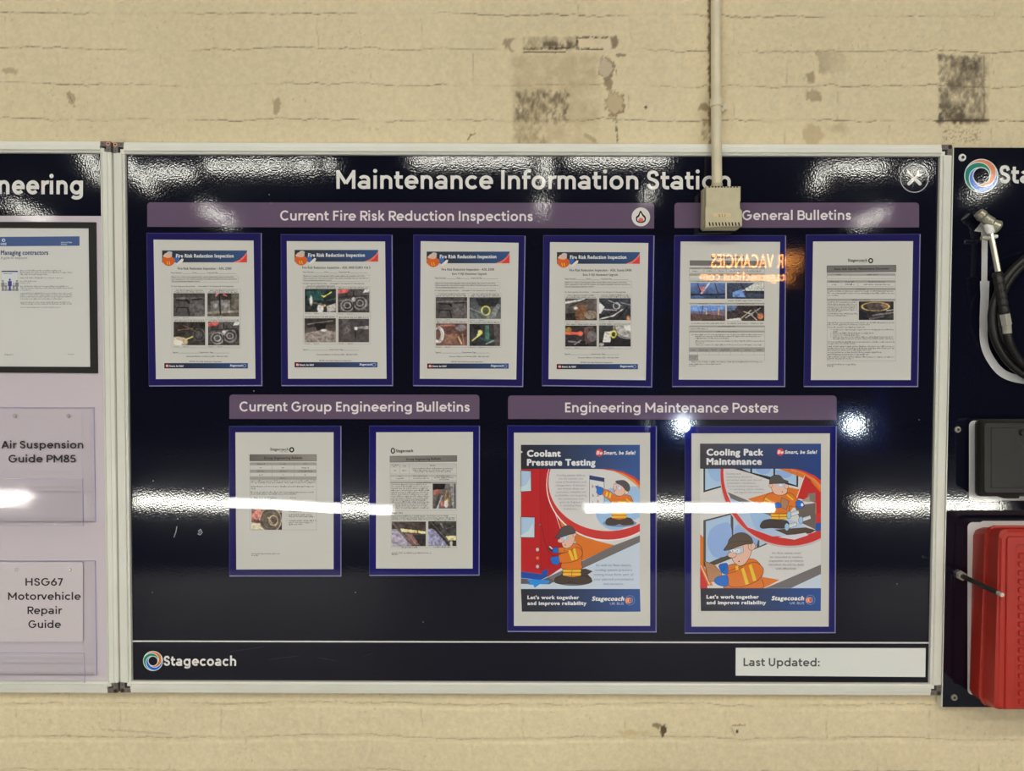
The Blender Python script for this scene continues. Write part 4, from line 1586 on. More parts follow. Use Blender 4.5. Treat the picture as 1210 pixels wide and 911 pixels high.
def body(k, f, rows, h=1.5, seed=1, c=(78, 76, 74)):
    for x0, x1, y in rows:
        p0, p1 = f(x0, y), f(x1, y)
        k.words(p0[0], p1[0], p0[1], c, h, seed)


# general bulletin with four photographs
f = crop(790, 270, 4.553)
t, pp = notice(mp(f, [(32, 38), (630, 38), (625, 850), (20, 850)]), mp(f, [(65, 70), (600, 72), (588, 815), (55, 813)]),
               'laminated general bulletin with four photos, below the cream conduit box', 'general bulletins at the upper right')
k = Ink(YK, f)
k.line(ell(241, 152, 10, 8, n=20), 1.2, (30, 30, 30), True)
k.text('Stagecoach', (256, 158), (405, 158), 12, (64, 62, 60), bold=.03)
k.poly([(115, 172), (520, 176), (520, 201), (115, 198)], (110, 106, 98))
k.line([(115, 172), (520, 176), (520, 201), (115, 198)], .35, (70, 68, 64), True)
k.text('General Engineering Bulletin', (220, 193), (430, 195), 11, (52, 50, 48), bold=.03)
k.build('heading_text', 'ink_lam', pp)
k = Ink(YK, f)
for a, b, c in ((209, 219, 236), (243, 254, 273)):
    band(k, 112, a, 518, b)
    outline(k, 112, a, 518, c)
cross(k, (190, 250, 312), 209, 236)
band(k, 112, 278, 518, 288, (168, 164, 152))
body(k, f, [(122, 170, 217), (195, 235, 217), (130, 160, 231), (205, 235, 231), (270, 295, 231), (330, 500, 231), (170, 330, 251), (340, 480, 251), (150, 270, 286), (360, 440, 286), (320, 500, 391)], 1.4, 2)
band(k, 112, 400, 517, 408)
body(k, f, [(160, 210, 407), (240, 300, 407), (370, 460, 407), (122, 300, 513), (318, 430, 513), (440, 510, 513)], 1.4, 3)
band(k, 112, 523, 517, 531)
band(k, 112, 551, 517, 559)
outline(k, 112, 523, 517, 546)
outline(k, 112, 551, 517, 640)
body(k, f, [(270, 355, 530), (118, 210, 542), (258, 370, 558), (120, 510, 574), (145, 500, 583), (145, 325, 593), (145, 512, 608), (145, 195, 617), (145, 500, 629)], 1.5, 4)
band(k, 110, 642, 517, 664)
outline(k, 110, 642, 517, 710)
k.line([(110, 680), (517, 680)], .28, GL)
cross(k, (158, 220, 271, 334, 394, 459), 642, 680)
band(k, 110, 680, 158, 709)
outline(k, 110, 680, 158, 709, .35, (100, 98, 92))
body(k, f, [(118, 150, 656), (164, 214, 652), (164, 214, 660), (226, 262, 652), (232, 256, 660), (277, 328, 652), (277, 328, 660), (350, 376, 656), (410, 442, 656), (474, 500, 656), (114, 152, 693), (122, 145, 701),
            (124, 505, 720), (110, 280, 732), (110, 148, 741)], 1.4, 5)
k.build('form_table', 'ink_lam', pp)
for i, (pr, tp, bt, ops) in enumerate((
        ((118, 292, 305, 378), (84, 112, 160), (50, 60, 80), [('l', .2, 0, .35, 1, .05, (40, 40, 46)), ('l', .55, 0, .3, .7, .08, (206, 204, 206)), ('l', .7, .0, .8, .8, .05, (36, 38, 44)), ('p', [(.25, .25), (.45, .25), (.35, .7)], (190, 110, 110)), ('l', 0, .75, 1, .72, .1, (34, 40, 52)), ('e', .2, .9, .2, .1, (70, 90, 130))]),
        ((314, 292, 515, 378), (58, 66, 80), (50, 56, 72), [('p', [(.4, .5), (.75, 0), (1, 0), (1, .5), (.6, .5)], (176, 176, 160)), ('p', [(.15, .6), (.4, .4), (.5, .9), (.15, .9)], (90, 120, 170)), ('l', .35, .0, .5, .5, .05, (30, 30, 32)), ('l', .5, .55, 1, .62, .12, (42, 42, 40)), ('l', 0, .9, .6, .95, .06, (40, 44, 60))]),
        ((118, 414, 305, 497), (88, 110, 160), (96, 74, 66), [('p', [(0, 0), (1, 0), (1, .25), (.4, .4), (0, .35)], (92, 128, 196)), ('l', .36, 0, .32, .55, .06, (48, 56, 78)), ('l', .45, .15, .46, .6, .05, (202, 176, 70)), ('l', .82, .2, .8, .62, .06, (206, 176, 70)), ('l', .5, .5, 1, .4, .06, (170, 84, 74)), ('p', [(0, .5), (1, .65), (1, 1), (0, 1)], (84, 64, 56)), ('l', .35, .95, .9, .93, .05, (40, 36, 34))]),
        ((314, 414, 515, 497), (44, 36, 34), (60, 50, 46), [('l', .35, .9, .65, .3, .04, (206, 190, 120)), ('l', .5, .8, .9, .15, .06, (150, 150, 146)), ('l', .6, .5, .8, .95, .06, (170, 166, 156)), ('l', .75, .3, .9, .8, .07, (100, 100, 100)), ('e', .9, .7, .08, .2, (190, 110, 60)), ('p', [(0, .9), (.35, .8), (.4, 1), (0, 1)], (196, 192, 184)), ('p', [(0, 0), (.3, 0), (.2, .3), (0, .4)], (80, 96, 124)), ('l', .45, .4, .7, .6, .05, (160, 156, 140))]))):
    photograph(pp, mp(f, [(pr[0], pr[1]), (pr[2], pr[1]), (pr[2], pr[3]), (pr[0], pr[3])]), YK - 0.00012, 800 + i * 4, tp, bt, ops, 26)

# hub carrier maintenance document
f = crop(945, 270, 4.553)
t, pp = notice(mp(f, [(35, 35), (648, 30), (635, 850), (22, 850)]), mp(f, [(72, 70), (610, 68), (597, 815), (60, 815)]),
               'laminated text sheet with one yellow-ringed photo, rightmost of the upper row', 'general bulletins at the upper right')
k = Ink(YK, f)
k.text('Stagecoach', (258, 178), (363, 178), 15, (50, 48, 48), bold=.035, italic=.12)
k.line(ell(382, 173, 10, 11, n=24), 1.5, (34, 34, 34), True)
k.text('Scotland', (316, 187), (360, 187), 7, (150, 148, 150))
k.poly([(146, 200), (518, 197), (518, 233), (146, 237)], (112, 110, 102))
k.line([(146, 200), (518, 197), (518, 233), (146, 237)], .4, (54, 52, 50), True)
k.text('Dana Hub Carrier Maintenance Document', (186, 223), (480, 220), 10, (40, 38, 38), bold=.035)
k.build('heading_text', 'ink_lam', pp)
k = Ink(YK, f)
for a, b, c in ((243, 254, 271), (280, 291, 312), (320, 331, 331), (379, 388, 388)):
    band(k, 147, a, 515, b)
    outline(k, 147, a, 515, c)
cross(k, (272,), 243, 271)
cross(k, (224, 312), 280, 312)
outline(k, 147, 320, 515, 712)
body(k, f, [(198, 220, 251), (362, 420, 251), (160, 212, 289), (245, 290, 289), (370, 460, 289), (172, 200, 304), (245, 295, 304), (345, 485, 304), (308, 355, 329), (280, 380, 387)], 1.6, 6, (56, 54, 54))
body(k, f, [(150, 508, 340), (150, 508, 351), (150, 212, 363)] + [(150, 308, y) for y in (399, 410, 420, 430, 440)] + [(150, 225, 449), (150, 310, 461), (150, 258, 471),
            (150, 508, 510), (150, 376, 520), (150, 350, 534), (180, 505, 547), (180, 202, 557), (180, 395, 566), (180, 318, 576), (180, 500, 586), (180, 504, 596),
            (150, 508, 613), (150, 300, 622), (150, 508, 637), (150, 508, 647), (150, 385, 657), (150, 440, 669), (150, 508, 694), (150, 290, 703), (147, 300, 734), (147, 182, 742)], 1.6, 7, (84, 82, 80))
body(k, f, [(150, 370, 681)], 1.8, 8, (50, 48, 48))
for y in (547, 566, 576, 586):
    k.poly(ell(168, y - 3, 2, 2, n=8), (70, 70, 70))
k.build('body_text', 'ink_lam', pp)
photograph(pp, mp(f, [(318, 392), (505, 392), (505, 492), (318, 492)]), YK - 0.00012, 951, (52, 42, 38), (46, 44, 42),
           [('p', [(.2, .1), (.85, .1), (.8, .5), (.3, .5)], (78, 64, 54)), ('e', .75, .2, .12, .14, (110, 84, 62)), ('l', .4, .75, 1, .6, .08, (116, 108, 100)), ('l', .3, .95, .7, .8, .1, (88, 82, 78)), ('l', .8, .5, 1, .45, .05, (170, 164, 156)),
            ('e', .45, .35, .1, .08, (58, 56, 54)), ('p', [(0, .5), (.2, .6), (.3, 1), (0, 1)], (30, 32, 36)), ('o', .48, .28, .39, .23, .022, (216, 180, 76))], 26, label='small printed photograph with a yellow ellipse')

# group engineering bulletins
f = crop(265, 495, 4.553)
t, pp = notice(mp(f, [(28, 40), (628, 38), (628, 845), (28, 845)]), mp(f, [(60, 72), (588, 72), (588, 808), (65, 810)]),
               'laminated group bulletin with one photo of a hand on a disc, lower row far left', 'group engineering bulletins in the lower row')
k = Ink(YK, f)
k.text('Stagecoach', (246, 170), (345, 170), 14, (60, 58, 58), bold=.03, italic=.1)
k.text('UK Bus', (300, 180), (344, 180), 7, (120, 118, 116))
k.line(ell(363, 166, 10, 11, n=24), 1.6, (34, 34, 34), True)
k.grad([(137, 192), (496, 192), (496, 226), (137, 226)], (100, 96, 88), (140, 134, 120), 6)
k.line([(137, 192), (496, 192), (496, 226), (137, 226)], .4, (60, 58, 54), True)
k.text('Group Engineering Bulletin', (213, 216), (419, 215), 12, (58, 56, 54), bold=.04)
k.build('heading_text', 'ink_lam', pp)
k = Ink(YK, f)
for a, b in ((235, 249), (273, 289), (310, 327)):
    band(k, 138, a, 496, b)
outline(k, 138, 235, 496, 597)
for y in (249, 273, 289, 310, 327):
    k.line([(138, y), (496, y)], .25, GL)
cross(k, (257, 376), 235, 310)
band(k, 310, 462, 497, 470, (160, 156, 144))
body(k, f, [(176, 218, 245), (300, 332, 245), (428, 446, 245), (190, 204, 265), (309, 323, 265), (416, 456, 265), (176, 218, 284), (298, 336, 284), (400, 474, 284), (188, 208, 303), (314, 320, 303), (432, 442, 303), (300, 336, 321)], 1.5, 11, (66, 64, 62))
body(k, f, [(142, 492, 336), (142, 490, 346), (142, 484, 366), (142, 168, 378), (142, 482, 397), (142, 390, 407), (142, 280, 428), (355, 385, 426), (142, 250, 440),
            (347, 490, 489), (347, 466, 499), (347, 470, 519), (347, 480, 528), (347, 494, 550), (347, 474, 560), (347, 420, 570), (147, 298, 728), (147, 182, 737)], 1.6, 12, (82, 80, 78))
for y in (489, 519, 550):
    k.poly(ell(336, y - 3, 1.6, 1.6, n=8), (80, 80, 80))
k.build('body_text', 'ink_lam', pp)
photograph(pp, mp(f, [(147, 466), (310, 466), (310, 596), (147, 596)]), YK - 0.00012, 271, (150, 92, 76), (66, 52, 44),
           [('p', [(0, .7), (.4, .75), (.5, 1), (0, 1)], (206, 188, 150)), ('p', [(.85, .3), (1, .2), (1, 1), (.8, 1)], (34, 32, 40)), ('p', [(.5, 0), (1, 0), (1, .3), (.6, .3)], (130, 118, 98)), ('e', .62, .6, .36, .5, (84, 74, 60)), ('o', .62, .6, .36, .5, .03, (170, 152, 124)),
            ('o', .62, .6, .24, .33, .03, (116, 100, 78)), ('o', .72, .62, .14, .2, .03, (176, 150, 116)), ('l', .55, .5, .68, .75, .05, (150, 128, 98)), ('e', .22, .35, .12, .2, (196, 122, 104)), ('e', .1, .5, .1, .2, (180, 106, 90)), ('l', .1, .62, .3, .68, .1, (84, 60, 46))], 26,
           label='small printed photograph of a hand holding a round part')

f = crop(430, 495, 4.553)
t, pp = notice(mp(f, [(30, 38), (622, 38), (620, 840), (30, 842)]), mp(f, [(66, 72), (587, 70), (585, 805), (65, 805)]),
               'laminated group bulletin with three photos, lower row, second from left', 'group engineering bulletins in the lower row', card='card_bright')
k = Ink(YK, f)
k.line(ell(156, 171, 9, 13, n=24), 1.3, (30, 30, 30), True)
k.text('Stagecoach', (172, 179), (265, 178), 15, (44, 42, 42), bold=.04)
k.grad([(140, 200), (500, 197), (500, 229), (140, 233)], (130, 126, 116), (112, 108, 98), 6)
k.line([(140, 200), (500, 197), (500, 229), (140, 233)], .4, (60, 58, 54), True)
k.text('Group Engineering Bulletin', (227, 223), (413, 219), 11.5, (58, 56, 54), bold=.04)
k.build('heading_text', 'ink_lam', pp)
k = Ink(YK, f)
band(k, 141, 241, 498, 262, (186, 182, 170))
outline(k, 141, 241, 498, 296)
cross(k, (193, 243), 241, 296)
band(k, 141, 303, 498, 312, (176, 172, 160))
outline(k, 141, 303, 498, 330)
cross(k, (243, 367), 303, 330)
band(k, 142, 338, 498, 347)
outline(k, 142, 338, 498, 492)
outline(k, 147, 515, 498, 692)
k.line([(340, 545), (340, 692)], .25, GL)
body(k, f, [(148, 188, 250), (158, 168, 259), (210, 230, 255), (356, 386, 253), (162, 174, 280), (205, 234, 280), (258, 480, 269), (262, 478, 278), (272, 470, 287),
            (184, 206, 311), (266, 344, 310), (392, 470, 309), (174, 214, 323), (266, 348, 322), (378, 486, 319), (408, 458, 328), (284, 358, 345)], 1.5, 14, (66, 64, 62))
body(k, f, [(148, 345 + (i * 37) % 14 - 6, 356 + i * 10.4) for i in range(13)] + [(150, 455, 525), (150, 494, 535), (150, 490, 544), (202, 288, 694), (376, 466, 692), (150, 362, 724), (150, 186, 732)], 1.6, 15, (84, 82, 80))
k.text('Stages 1 & 2', (150, 509), (208, 509), 8, (56, 54, 54), bold=.04)
k.build('body_text', 'ink_lam', pp)
for i, (pr, tp, bt, ops) in enumerate((
        ((370, 348, 495, 482), (96, 90, 84), (84, 78, 70), [('p', [(0, 0), (.55, 0), (.5, .22), (0, .25)], (30, 26, 26)), ('e', .2, .35, .16, .12, (150, 82, 66)), ('l', .1, 1, .3, .45, .1, (60, 60, 58)), ('l', .2, 1, .4, .5, .04, (176, 172, 164)), ('l', .5, .9, .6, .3, .06, (150, 120, 80)), ('l', .7, .9, .75, .3, .06, (130, 104, 72)),
                                   ('e', .58, .82, .09, .14, (216, 204, 186)), ('e', .42, .8, .08, .14, (176, 104, 92)), ('e', .62, .66, .06, .08, (212, 176, 110)), ('p', [(.75, 0), (1, 0), (1, 1), (.85, 1)], (124, 118, 112)), ('l', .95, .0, .97, 1, .04, (40, 38, 50)), ('l', .35, .3, .6, .6, .05, (110, 84, 58))]),
        ((150, 552, 333, 685), (64, 52, 44), (70, 60, 54), [('p', [(0, .3), (.25, .32), (.6, 1), (0, 1)], (146, 136, 146)), ('p', [(.25, .28), (1, .4), (1, .5), (.3, .42)], (206, 182, 118)), ('l', .02, .05, .62, .98, .09, (92, 82, 74)), ('p', [(.4, .5), (.62, .5), (.8, .95), (.6, .98)], (110, 82, 76)), ('e', .86, .88, .05, .1, (170, 130, 70)), ('l', .75, .3, .76, .48, .03, (70, 56, 44)), ('p', [(.62, .55), (1, .55), (1, 1), (.85, 1)], (44, 40, 40)), ('l', .5, .55, .7, .9, .06, (150, 98, 92))]),
        ((346, 550, 497, 684), (58, 56, 50), (64, 62, 60), [('p', [(0, .3), (.2, .32), (.72, 1), (0, 1)], (134, 132, 156)), ('l', .05, .02, .85, 1, .12, (52, 48, 42)), ('l', .1, .05, .8, .9, .03, (110, 102, 88)), ('p', [(.62, .6), (1, .58), (1, .76), (.72, .76)], (206, 184, 122)), ('e', .82, .9, .05, .14, (172, 168, 150)), ('l', .45, .1, .52, .25, .05, (120, 126, 114)), ('l', .65, .3, .9, .2, .03, (104, 98, 82)), ('p', [(.9, .78), (1, .78), (1, 1), (.85, 1)], (40, 38, 36))]))):
    photograph(pp, mp(f, [(pr[0], pr[1]), (pr[2], pr[1]), (pr[2], pr[3]), (pr[0], pr[3])]), YK - 0.00012, 431 + i * 5, tp, bt, ops, 28)

# ------------------------------------------------------------------ posters
ORG, SKIN, CAPC, GLV, BOOT, YEL = (210, 114, 44), (226, 178, 152), (84, 78, 74), (44, 104, 182), (72, 60, 50), (226, 186, 58)
RING, SKY, PALE, GREY, CREAM = (194, 58, 52), (164, 188, 222), (190, 200, 216), (112, 106, 102), (203, 200, 190)
OL = (44, 34, 32)


def sp(pts, n=4):
    return spline(pts, n, True)


def poster_frame(k, art, y1, y2, mk):
    pass


# poster one --------------------------------------------------------
c1 = crop(595, 495, 3.505)
t, pp = notice(mp(c1, [(17, 28), (633, 30), (632, 882), (17, 880)]), mp(c1, [(43, 57), (607, 57), (607, 857), (43, 857)]),
               'Coolant Pressure Testing poster with a cartoon worker beside a red bus', 'maintenance posters', 'poster', 'card_bright')
u = crop(610, 520, 7.5625)
Lo = 680.6
ax0, ay0 = u(42, 42)
ax1, ay1 = u(1105, 850 + Lo)
k = Ink(YK, u, (ax0, ay0, ax1, ay1))
k.poly([(42, 42), (1105, 42), (1105, 1531), (42, 1531)], CREAM)
k.poly([(42, 1260), (285, 1200), (620, 1115), (1105, 900), (1105, 1340), (42, 1340)], PALE)
k.poly([(330, 600), (430, 735), (560, 830), (700, 895), (880, 940), (590, 1078), (560, 1000), (500, 830), (400, 790), (380, 760)], ORG)
k.line([(880, 944), (590, 1080)], .5, (220, 214, 204))
k.poly([(1105, 852), (870, 943), (590, 1080), (420, 1160), (285, 1225), (330, 1275), (620, 1135), (1105, 912)], GREY)
k.poly([(42, 255), (345, 255), (345, 600), (450, 900), (420, 1130), (285, 1222), (230, 1200), (42, 1172)], (172, 36, 38))
k.poly([(42, 258), (205, 258), (215, 1195), (42, 1172)], (178, 40, 41))
k.line([(215, 258), (222, 1190)], .35, (140, 30, 32))
k.line([(285, 600), (290, 1200)], .35, (140, 30, 32))
k.line([(330, 600), (395, 790)], .55, (224, 216, 204))
k.poly([(42, 1172), (228, 1200), (228, 1172), (280, 1150), (280, 1220), (222, 1250), (42, 1232)], (38, 76, 150))
k.poly([(42, 1235), (222, 1252), (285, 1225), (340, 1260), (300, 1288), (42, 1285)], (92, 88, 88))
k.poly(sp([(95, 1250), (140, 1243), (200, 1248), (290, 1255), (285, 1280), (220, 1285), (180, 1310), (165, 1320), (150, 1295), (110, 1290), (120, 1270)]), (48, 136, 214))
k.shape([(30, 272), (132, 276), (134, 456), (30, 462)], SKY, .6)
k.poly([(42, 420), (90, 400), (128, 330), (131, 452), (42, 457)], (190, 206, 228))
k.shape([(30, 686), (166, 690), (164, 872), (30, 870)], SKY, .6)
k.poly([(42, 850), (110, 810), (150, 740), (160, 866), (42, 864)], (190, 206, 228))
for y, c in ((978, (178, 176, 172)), (1054, ORG), (1130, (178, 176, 172))):
    k.shape(ell(190, y, 15, 17, n=14), c, .25, (110, 40, 36))
# ring with the inset scene
k.poly(ell(820, 398, 552, 505, n=64), (224, 214, 204))
k.poly(ell(820, 390, 545, 500, n=64), RING)
k.poly(ell(820, 375, 532, 438, n=64), CREAM)
k.poly(ell(882, 615, 178, 190, n=36), (150, 180, 216))
k.poly([(1000, 415), (1105, 415), (1105, 690), (1000, 740)], (150, 180, 216))
k.poly(ell(925, 743, 150, 34), (118, 134, 160))
k.shape(sp([(800, 722), (830, 695), (890, 690), (925, 712), (960, 692), (1020, 698), (1048, 730), (1040, 752), (960, 760), (920, 748), (880, 762), (810, 756)]), BOOT, .35)
k.shape([(850, 560), (985, 560), (983, 700), (920, 712), (855, 700)], ORG, .35)
for y in (655, 680):
    k.poly([(852, y), (983, y), (983, y + 14), (853, y + 14)], YEL)
k.shape([(655, 316), (786, 340), (786, 556), (655, 605)], (206, 204, 198), .5)
k.poly([(655, 316), (786, 340), (786, 374), (655, 352)], (52, 62, 100))
for x, y in ((675, 410), (722, 412), (678, 490), (722, 490), (676, 560), (722, 545)):
    k.poly([(x, y), (x + 8, y - 16), (x + 20, y + 14), (x, y + 16)], (184, 150, 128))
k.shape(sp([(776, 442), (830, 452), (900, 500), (960, 490), (1020, 500), (1046, 560), (1040, 590), (980, 600), (985, 640), (852, 640), (848, 556), (770, 486)]), ORG, .4)
k.poly([(806, 462), (822, 466), (812, 506), (796, 500)], YEL)
k.poly([(836, 470), (852, 476), (842, 520), (826, 514)], YEL)
k.poly([(985, 520), (1036, 560), (1030, 572), (980, 532)], YEL)
k.poly([(910, 545), (985, 550), (985, 562), (910, 557)], YEL)
k.shape(sp([(706, 410), (742, 416), (776, 430), (776, 470), (750, 492), (718, 470), (720, 440)]), GLV, .35)
k.shape(ell(924, 442, 56, 58), SKIN, .35)
k.shape(ell(882, 420, 14, 34), SKIN, .3)
k.shape(ell(985, 462, 18, 24), SKIN, .3)
k.poly([(892, 398), (940, 412), (938, 446), (905, 442)], (178, 184, 196))
k.poly(ell(924, 430, 7, 9), (235, 235, 232))
k.shape(sp([(888, 368), (920, 360), (970, 362), (1010, 400), (1012, 448), (985, 455), (945, 410), (900, 386)]), CAPC, .35)
k.poly(ell(880, 456, 4, 4, n=8), OL)
# front worker
k.poly(ell(510, 1258, 172, 44), (96, 98, 108))
k.poly([(420, 1170), (620, 1148), (684, 1172), (640, 1200), (678, 1240), (560, 1290), (350, 1280)], (70, 60, 52))
k.shape(sp([(345, 1238), (390, 1212), (460, 1210), (500, 1230), (560, 1212), (640, 1220), (676, 1252), (650, 1276), (560, 1288), (490, 1268), (420, 1286), (350, 1275)]), BOOT, .4)
k.shape([(412, 1140), (580, 1140), (575, 1215), (500, 1228), (424, 1212)], ORG, .4)
for y in (1158, 1190):
    k.poly([(415, y), (578, y), (577, y + 18), (418, y + 18)], YEL)
k.line([(498, 1155), (496, 1225)], .4, OL)
k.shape(sp([(440, 955), (520, 925), (578, 950), (592, 1010), (582, 1100), (580, 1152), (412, 1150), (410, 1080), (420, 1000)]), ORG, .45)
k.shape([(372, 962), (430, 956), (432, 1005), (374, 1012)], ORG, .4)
k.shape(sp([(380, 1028), (450, 1000), (540, 960), (582, 980), (588, 1030), (548, 1072), (460, 1096), (386, 1090)]), ORG, .45)
for dx in (0, 42):
    k.poly([(464 + dx, 990 - dx * .4), (484 + dx, 980 - dx * .4), (520 + dx * .7, 1070 - dx * .2), (496 + dx * .7, 1078 - dx * .2)], YEL)
k.shape(sp([(308, 1052), (340, 1040), (378, 1044), (384, 1100), (350, 1116), (318, 1098)]), GLV, .35)
k.shape(sp([(336, 962), (372, 962), (374, 1004), (340, 1008), (318, 990)]), GLV, .35)
k.shape([(282, 955), (300, 944), (330, 975), (322, 1000), (300, 985)], (60, 60, 64), .3)
k.poly([(290, 952), (304, 948), (328, 972), (318, 976)], (214, 210, 202))
k.line(spline([(212, 756), (232, 790), (252, 890), (272, 955), (305, 1015), (350, 1040)]), .4, OL)
k.shape(ell(212, 756, 10, 10, n=12), (120, 116, 116), .3)
k.shape(sp([(402, 880), (420, 830), (480, 800), (524, 830), (520, 900), (490, 950), (450, 966), (415, 948)]), SKIN, .4)
k.shape(ell(398, 900, 28, 18), SKIN, .35)
k.shape(ell(520, 842, 16, 22), SKIN, .35)
k.poly([(388, 866), (470, 852), (466, 888), (430, 898), (395, 884)], (176, 184, 198))
k.poly(ell(432, 874, 13, 10), (232, 232, 230))
k.poly(ell(428, 875, 4, 4, n=8), OL)
k.poly(ell(438, 938, 5, 5, n=8), OL)
k.shape(sp([(346, 872), (372, 838), (398, 790), (448, 764), (500, 776), (530, 828), (470, 846), (390, 872)]), CAPC, .4)
k.build('illustration', 'ink_lam', pp)
YK2 = YK - 0.0008
k = Ink(YK2, u, (ax0, ay0, ax1, ay1))
k.grad([(42, 42), (1105, 42), (1105, 258), (42, 258)], (46, 44, 48), (58, 86, 136), 12)
k.poly([(720, 258), (1105, 258), (1105, 440), (1062, 390), (980, 330), (880, 280), (780, 262)], (222, 134, 60))
k.poly([(740, 257), (1105, 257), (1105, 408), (1050, 350), (960, 300), (860, 270)], (206, 66, 54))
k.poly([(770, 256), (1105, 256), (1105, 372), (1050, 325), (960, 284), (860, 262)], (57, 84, 135))
k.text('Coolant', (96, 146), (398, 146), 54, (214, 212, 206), bold=.055)
k.text('Pressure Testing', (96, 226), (708, 226), 54, (214, 212, 206), bold=.055)
k.poly(ell(743, 113, 33, 33), (206, 62, 58))
k.text('Be', (716, 128), (771, 128), 30, (216, 208, 200), bold=.045, italic=.2)
k.text('Smart, be Safe!', (780, 128), (1066, 128), 30, (212, 210, 208), bold=.05, italic=.2)
k.poly([(42, 95), (60, 106), (42, 118)], (206, 204, 198))
k.build('title_banner', 'ink_lam', pp)
k = Ink(YK2, u)
for i, (s, w) in enumerate((('Cooling system defects', 250), ('are the number one', 220), ('cause of breakdowns and', 270), ('changeovers. A situation', 270), ('that directly affects our', 240), ('customers, reliability and', 265),
                            ('profitability, not forgetting', 280), ('the unnecessary time', 230), ('spent by Engineers', 208), ('in attending these', 190), ('breakdowns...', 130))):
    y = 322 + i * 30
    k.text(s, (488 - w / 2, y), (488 + w / 2, y), 17, (146, 144, 152))
for i, (s, w) in enumerate((('As with air flow checks,', 320), ('cooling system pressure', 330), ('testing must form part of', 355), ('your planned preventative', 355), ('maintenance.', 180))):
    y = 1128 + i * 41.5
    k.text(s, (870 - w / 2, y), (870 + w / 2, y), 20, (128, 132, 150))
k.build('body_text', 'ink_lam', pp)


def poster_foot(pp, quad, la, lb, sc_, uk, ring):
    k = Ink(YK2, u)
    k.grad(quad, (44, 42, 46), (44, 78, 136), 12)
    k.text("Let's work together", *la, 30, (214, 212, 208), bold=.05)
    k.text('and improve reliability', *lb, 30, (214, 212, 208), bold=.05)
    k.text('Stagecoach', *sc_, 36, (216, 214, 210), bold=.05, italic=.2)
    k.text('UK BUS', *uk, 22, (176, 182, 196))
    x, y = ring
    k.line(ell(x, y, 42, 42, n=30), .3, (150, 170, 200), True)
    k.poly(ell(x - 14, y + 3, 26, 27, n=24), (226, 140, 84))
    k.poly(spline([(x - 14, y - 20), (x + 4, y - 8), (x + 6, y + 12), (x - 10, y + 26), (x - 24, y + 24), (x - 10, y + 10), (x - 8, y - 4)], 4, True), (210, 70, 60))
    k.line(ell(x + 4, y, 20, 22, n=24), .35, (206, 206, 206), True)
    k.build('footer_banner', 'ink_lam', pp)


poster_foot(pp, [(42, 650 + Lo), (1105, 650 + Lo), (1110, 852 + Lo), (50, 852 + Lo)], ((100, 740 + Lo), (562, 740 + Lo)), ((100, 792 + Lo), (628, 792 + Lo)),
            ((675, 754 + Lo), (966, 754 + Lo)), ((838, 791 + Lo), (960, 791 + Lo)), (1016, 751 + Lo))

# poster two --------------------------------------------------------
c2 = crop(800, 495, 3.505)
t, pp = notice(mp(c2, [(33, 32), (660, 30), (655, 885), (32, 887)]), mp(c2, [(60, 60), (633, 60), (628, 860), (60, 860)]),
               'Cooling Pack Maintenance poster with a cartoon worker holding a clipboard', 'maintenance posters', 'poster', 'card_bright')
u = crop(820, 520, 7.5625)
ax0, ay0 = u(55, 32)
ax1, ay1 = u(1135, 1525)
k = Ink(YK, u, (ax0, ay0, ax1, ay1))
k.poly([(55, 32), (1135, 32), (1135, 1525), (55, 1525)], CREAM)
k.shape([(86, 250), (330, 250), (330, 395), (86, 466)], (60, 54, 54), .3)
k.poly([(100, 250), (325, 250), (325, 385), (100, 448)], SKY)
k.poly(ell(215, 250, 90, 120, 0, 180), (144, 176, 218))
# lower windows
k.shape([(86, 718), (330, 655), (690, 600), (690, 915), (200, 1110), (86, 1130)], (84, 76, 70), .4)
k.poly([(106, 726), (328, 668), (328, 1010), (106, 1108)], SKY)
k.poly([(352, 660), (560, 640), (560, 960), (352, 1008)], SKY)
k.poly([(585, 640), (680, 640), (680, 905), (585, 948)], SKY)
k.poly(sp([(120, 900), (150, 800), (240, 745), (328, 760), (328, 1000), (200, 1050), (140, 990)]), (142, 168, 214))
k.poly(sp([(360, 800), (440, 730), (560, 720), (560, 940), (400, 990)]), (142, 168, 214))
k.poly([(55, 840), (86, 870), (86, 1120), (170, 1300), (55, 1300)], ORG)
k.poly([(55, 1140), (120, 1285), (120, 1325), (55, 1325)], (190, 54, 48))
k.line([(60, 1120), (140, 1290)], .7, (222, 216, 204))
k.poly([(610, 1222), (770, 1250), (640, 1322), (610, 1322)], ORG)
k.poly([(1135, 1112), (640, 1322), (868, 1322), (1135, 1197)], GREY)
k.poly([(868, 1322), (1135, 1200), (1135, 1322)], PALE)
k.line([(770, 1250), (630, 1322)], .5, (222, 216, 204))
# ring
k.poly(ell(855, 312, 622, 650, n=72), (186, 176, 170))
k.poly(ell(855, 300, 618, 645, n=72), RING)
k.poly(ell(855, 290, 592, 575, n=72), CREAM)
k.clip = (u(300, 0)[0], ay0, ax1, ay1)
k.poly([(340, 250), (935, 250), (930, 420), (725, 372), (520, 302)], (52, 46, 48))
for w in ([(415, 250), (503, 250), (503, 290)], [(520, 250), (710, 250), (710, 335), (520, 290)], [(726, 250), (916, 282), (916, 405), (726, 345)]):
    k.poly(w, SKY)
k.poly(ell(620, 250, 70, 56, 0, 180), (142, 168, 214))
k.poly(ell(810, 270, 80, 70, 0, 180), (142, 168, 214))
k.poly([(310, 505), (480, 560), (690, 640), (1000, 770), (940, 850), (700, 860), (480, 780), (380, 650)], (170, 188, 214))
k.poly(sp([(500, 640), (600, 640), (690, 700), (660, 790), (560, 800)]), (150, 178, 216))
k.poly([(300, 464), (480, 540), (690, 640), (690, 682), (330, 520)], GREY)
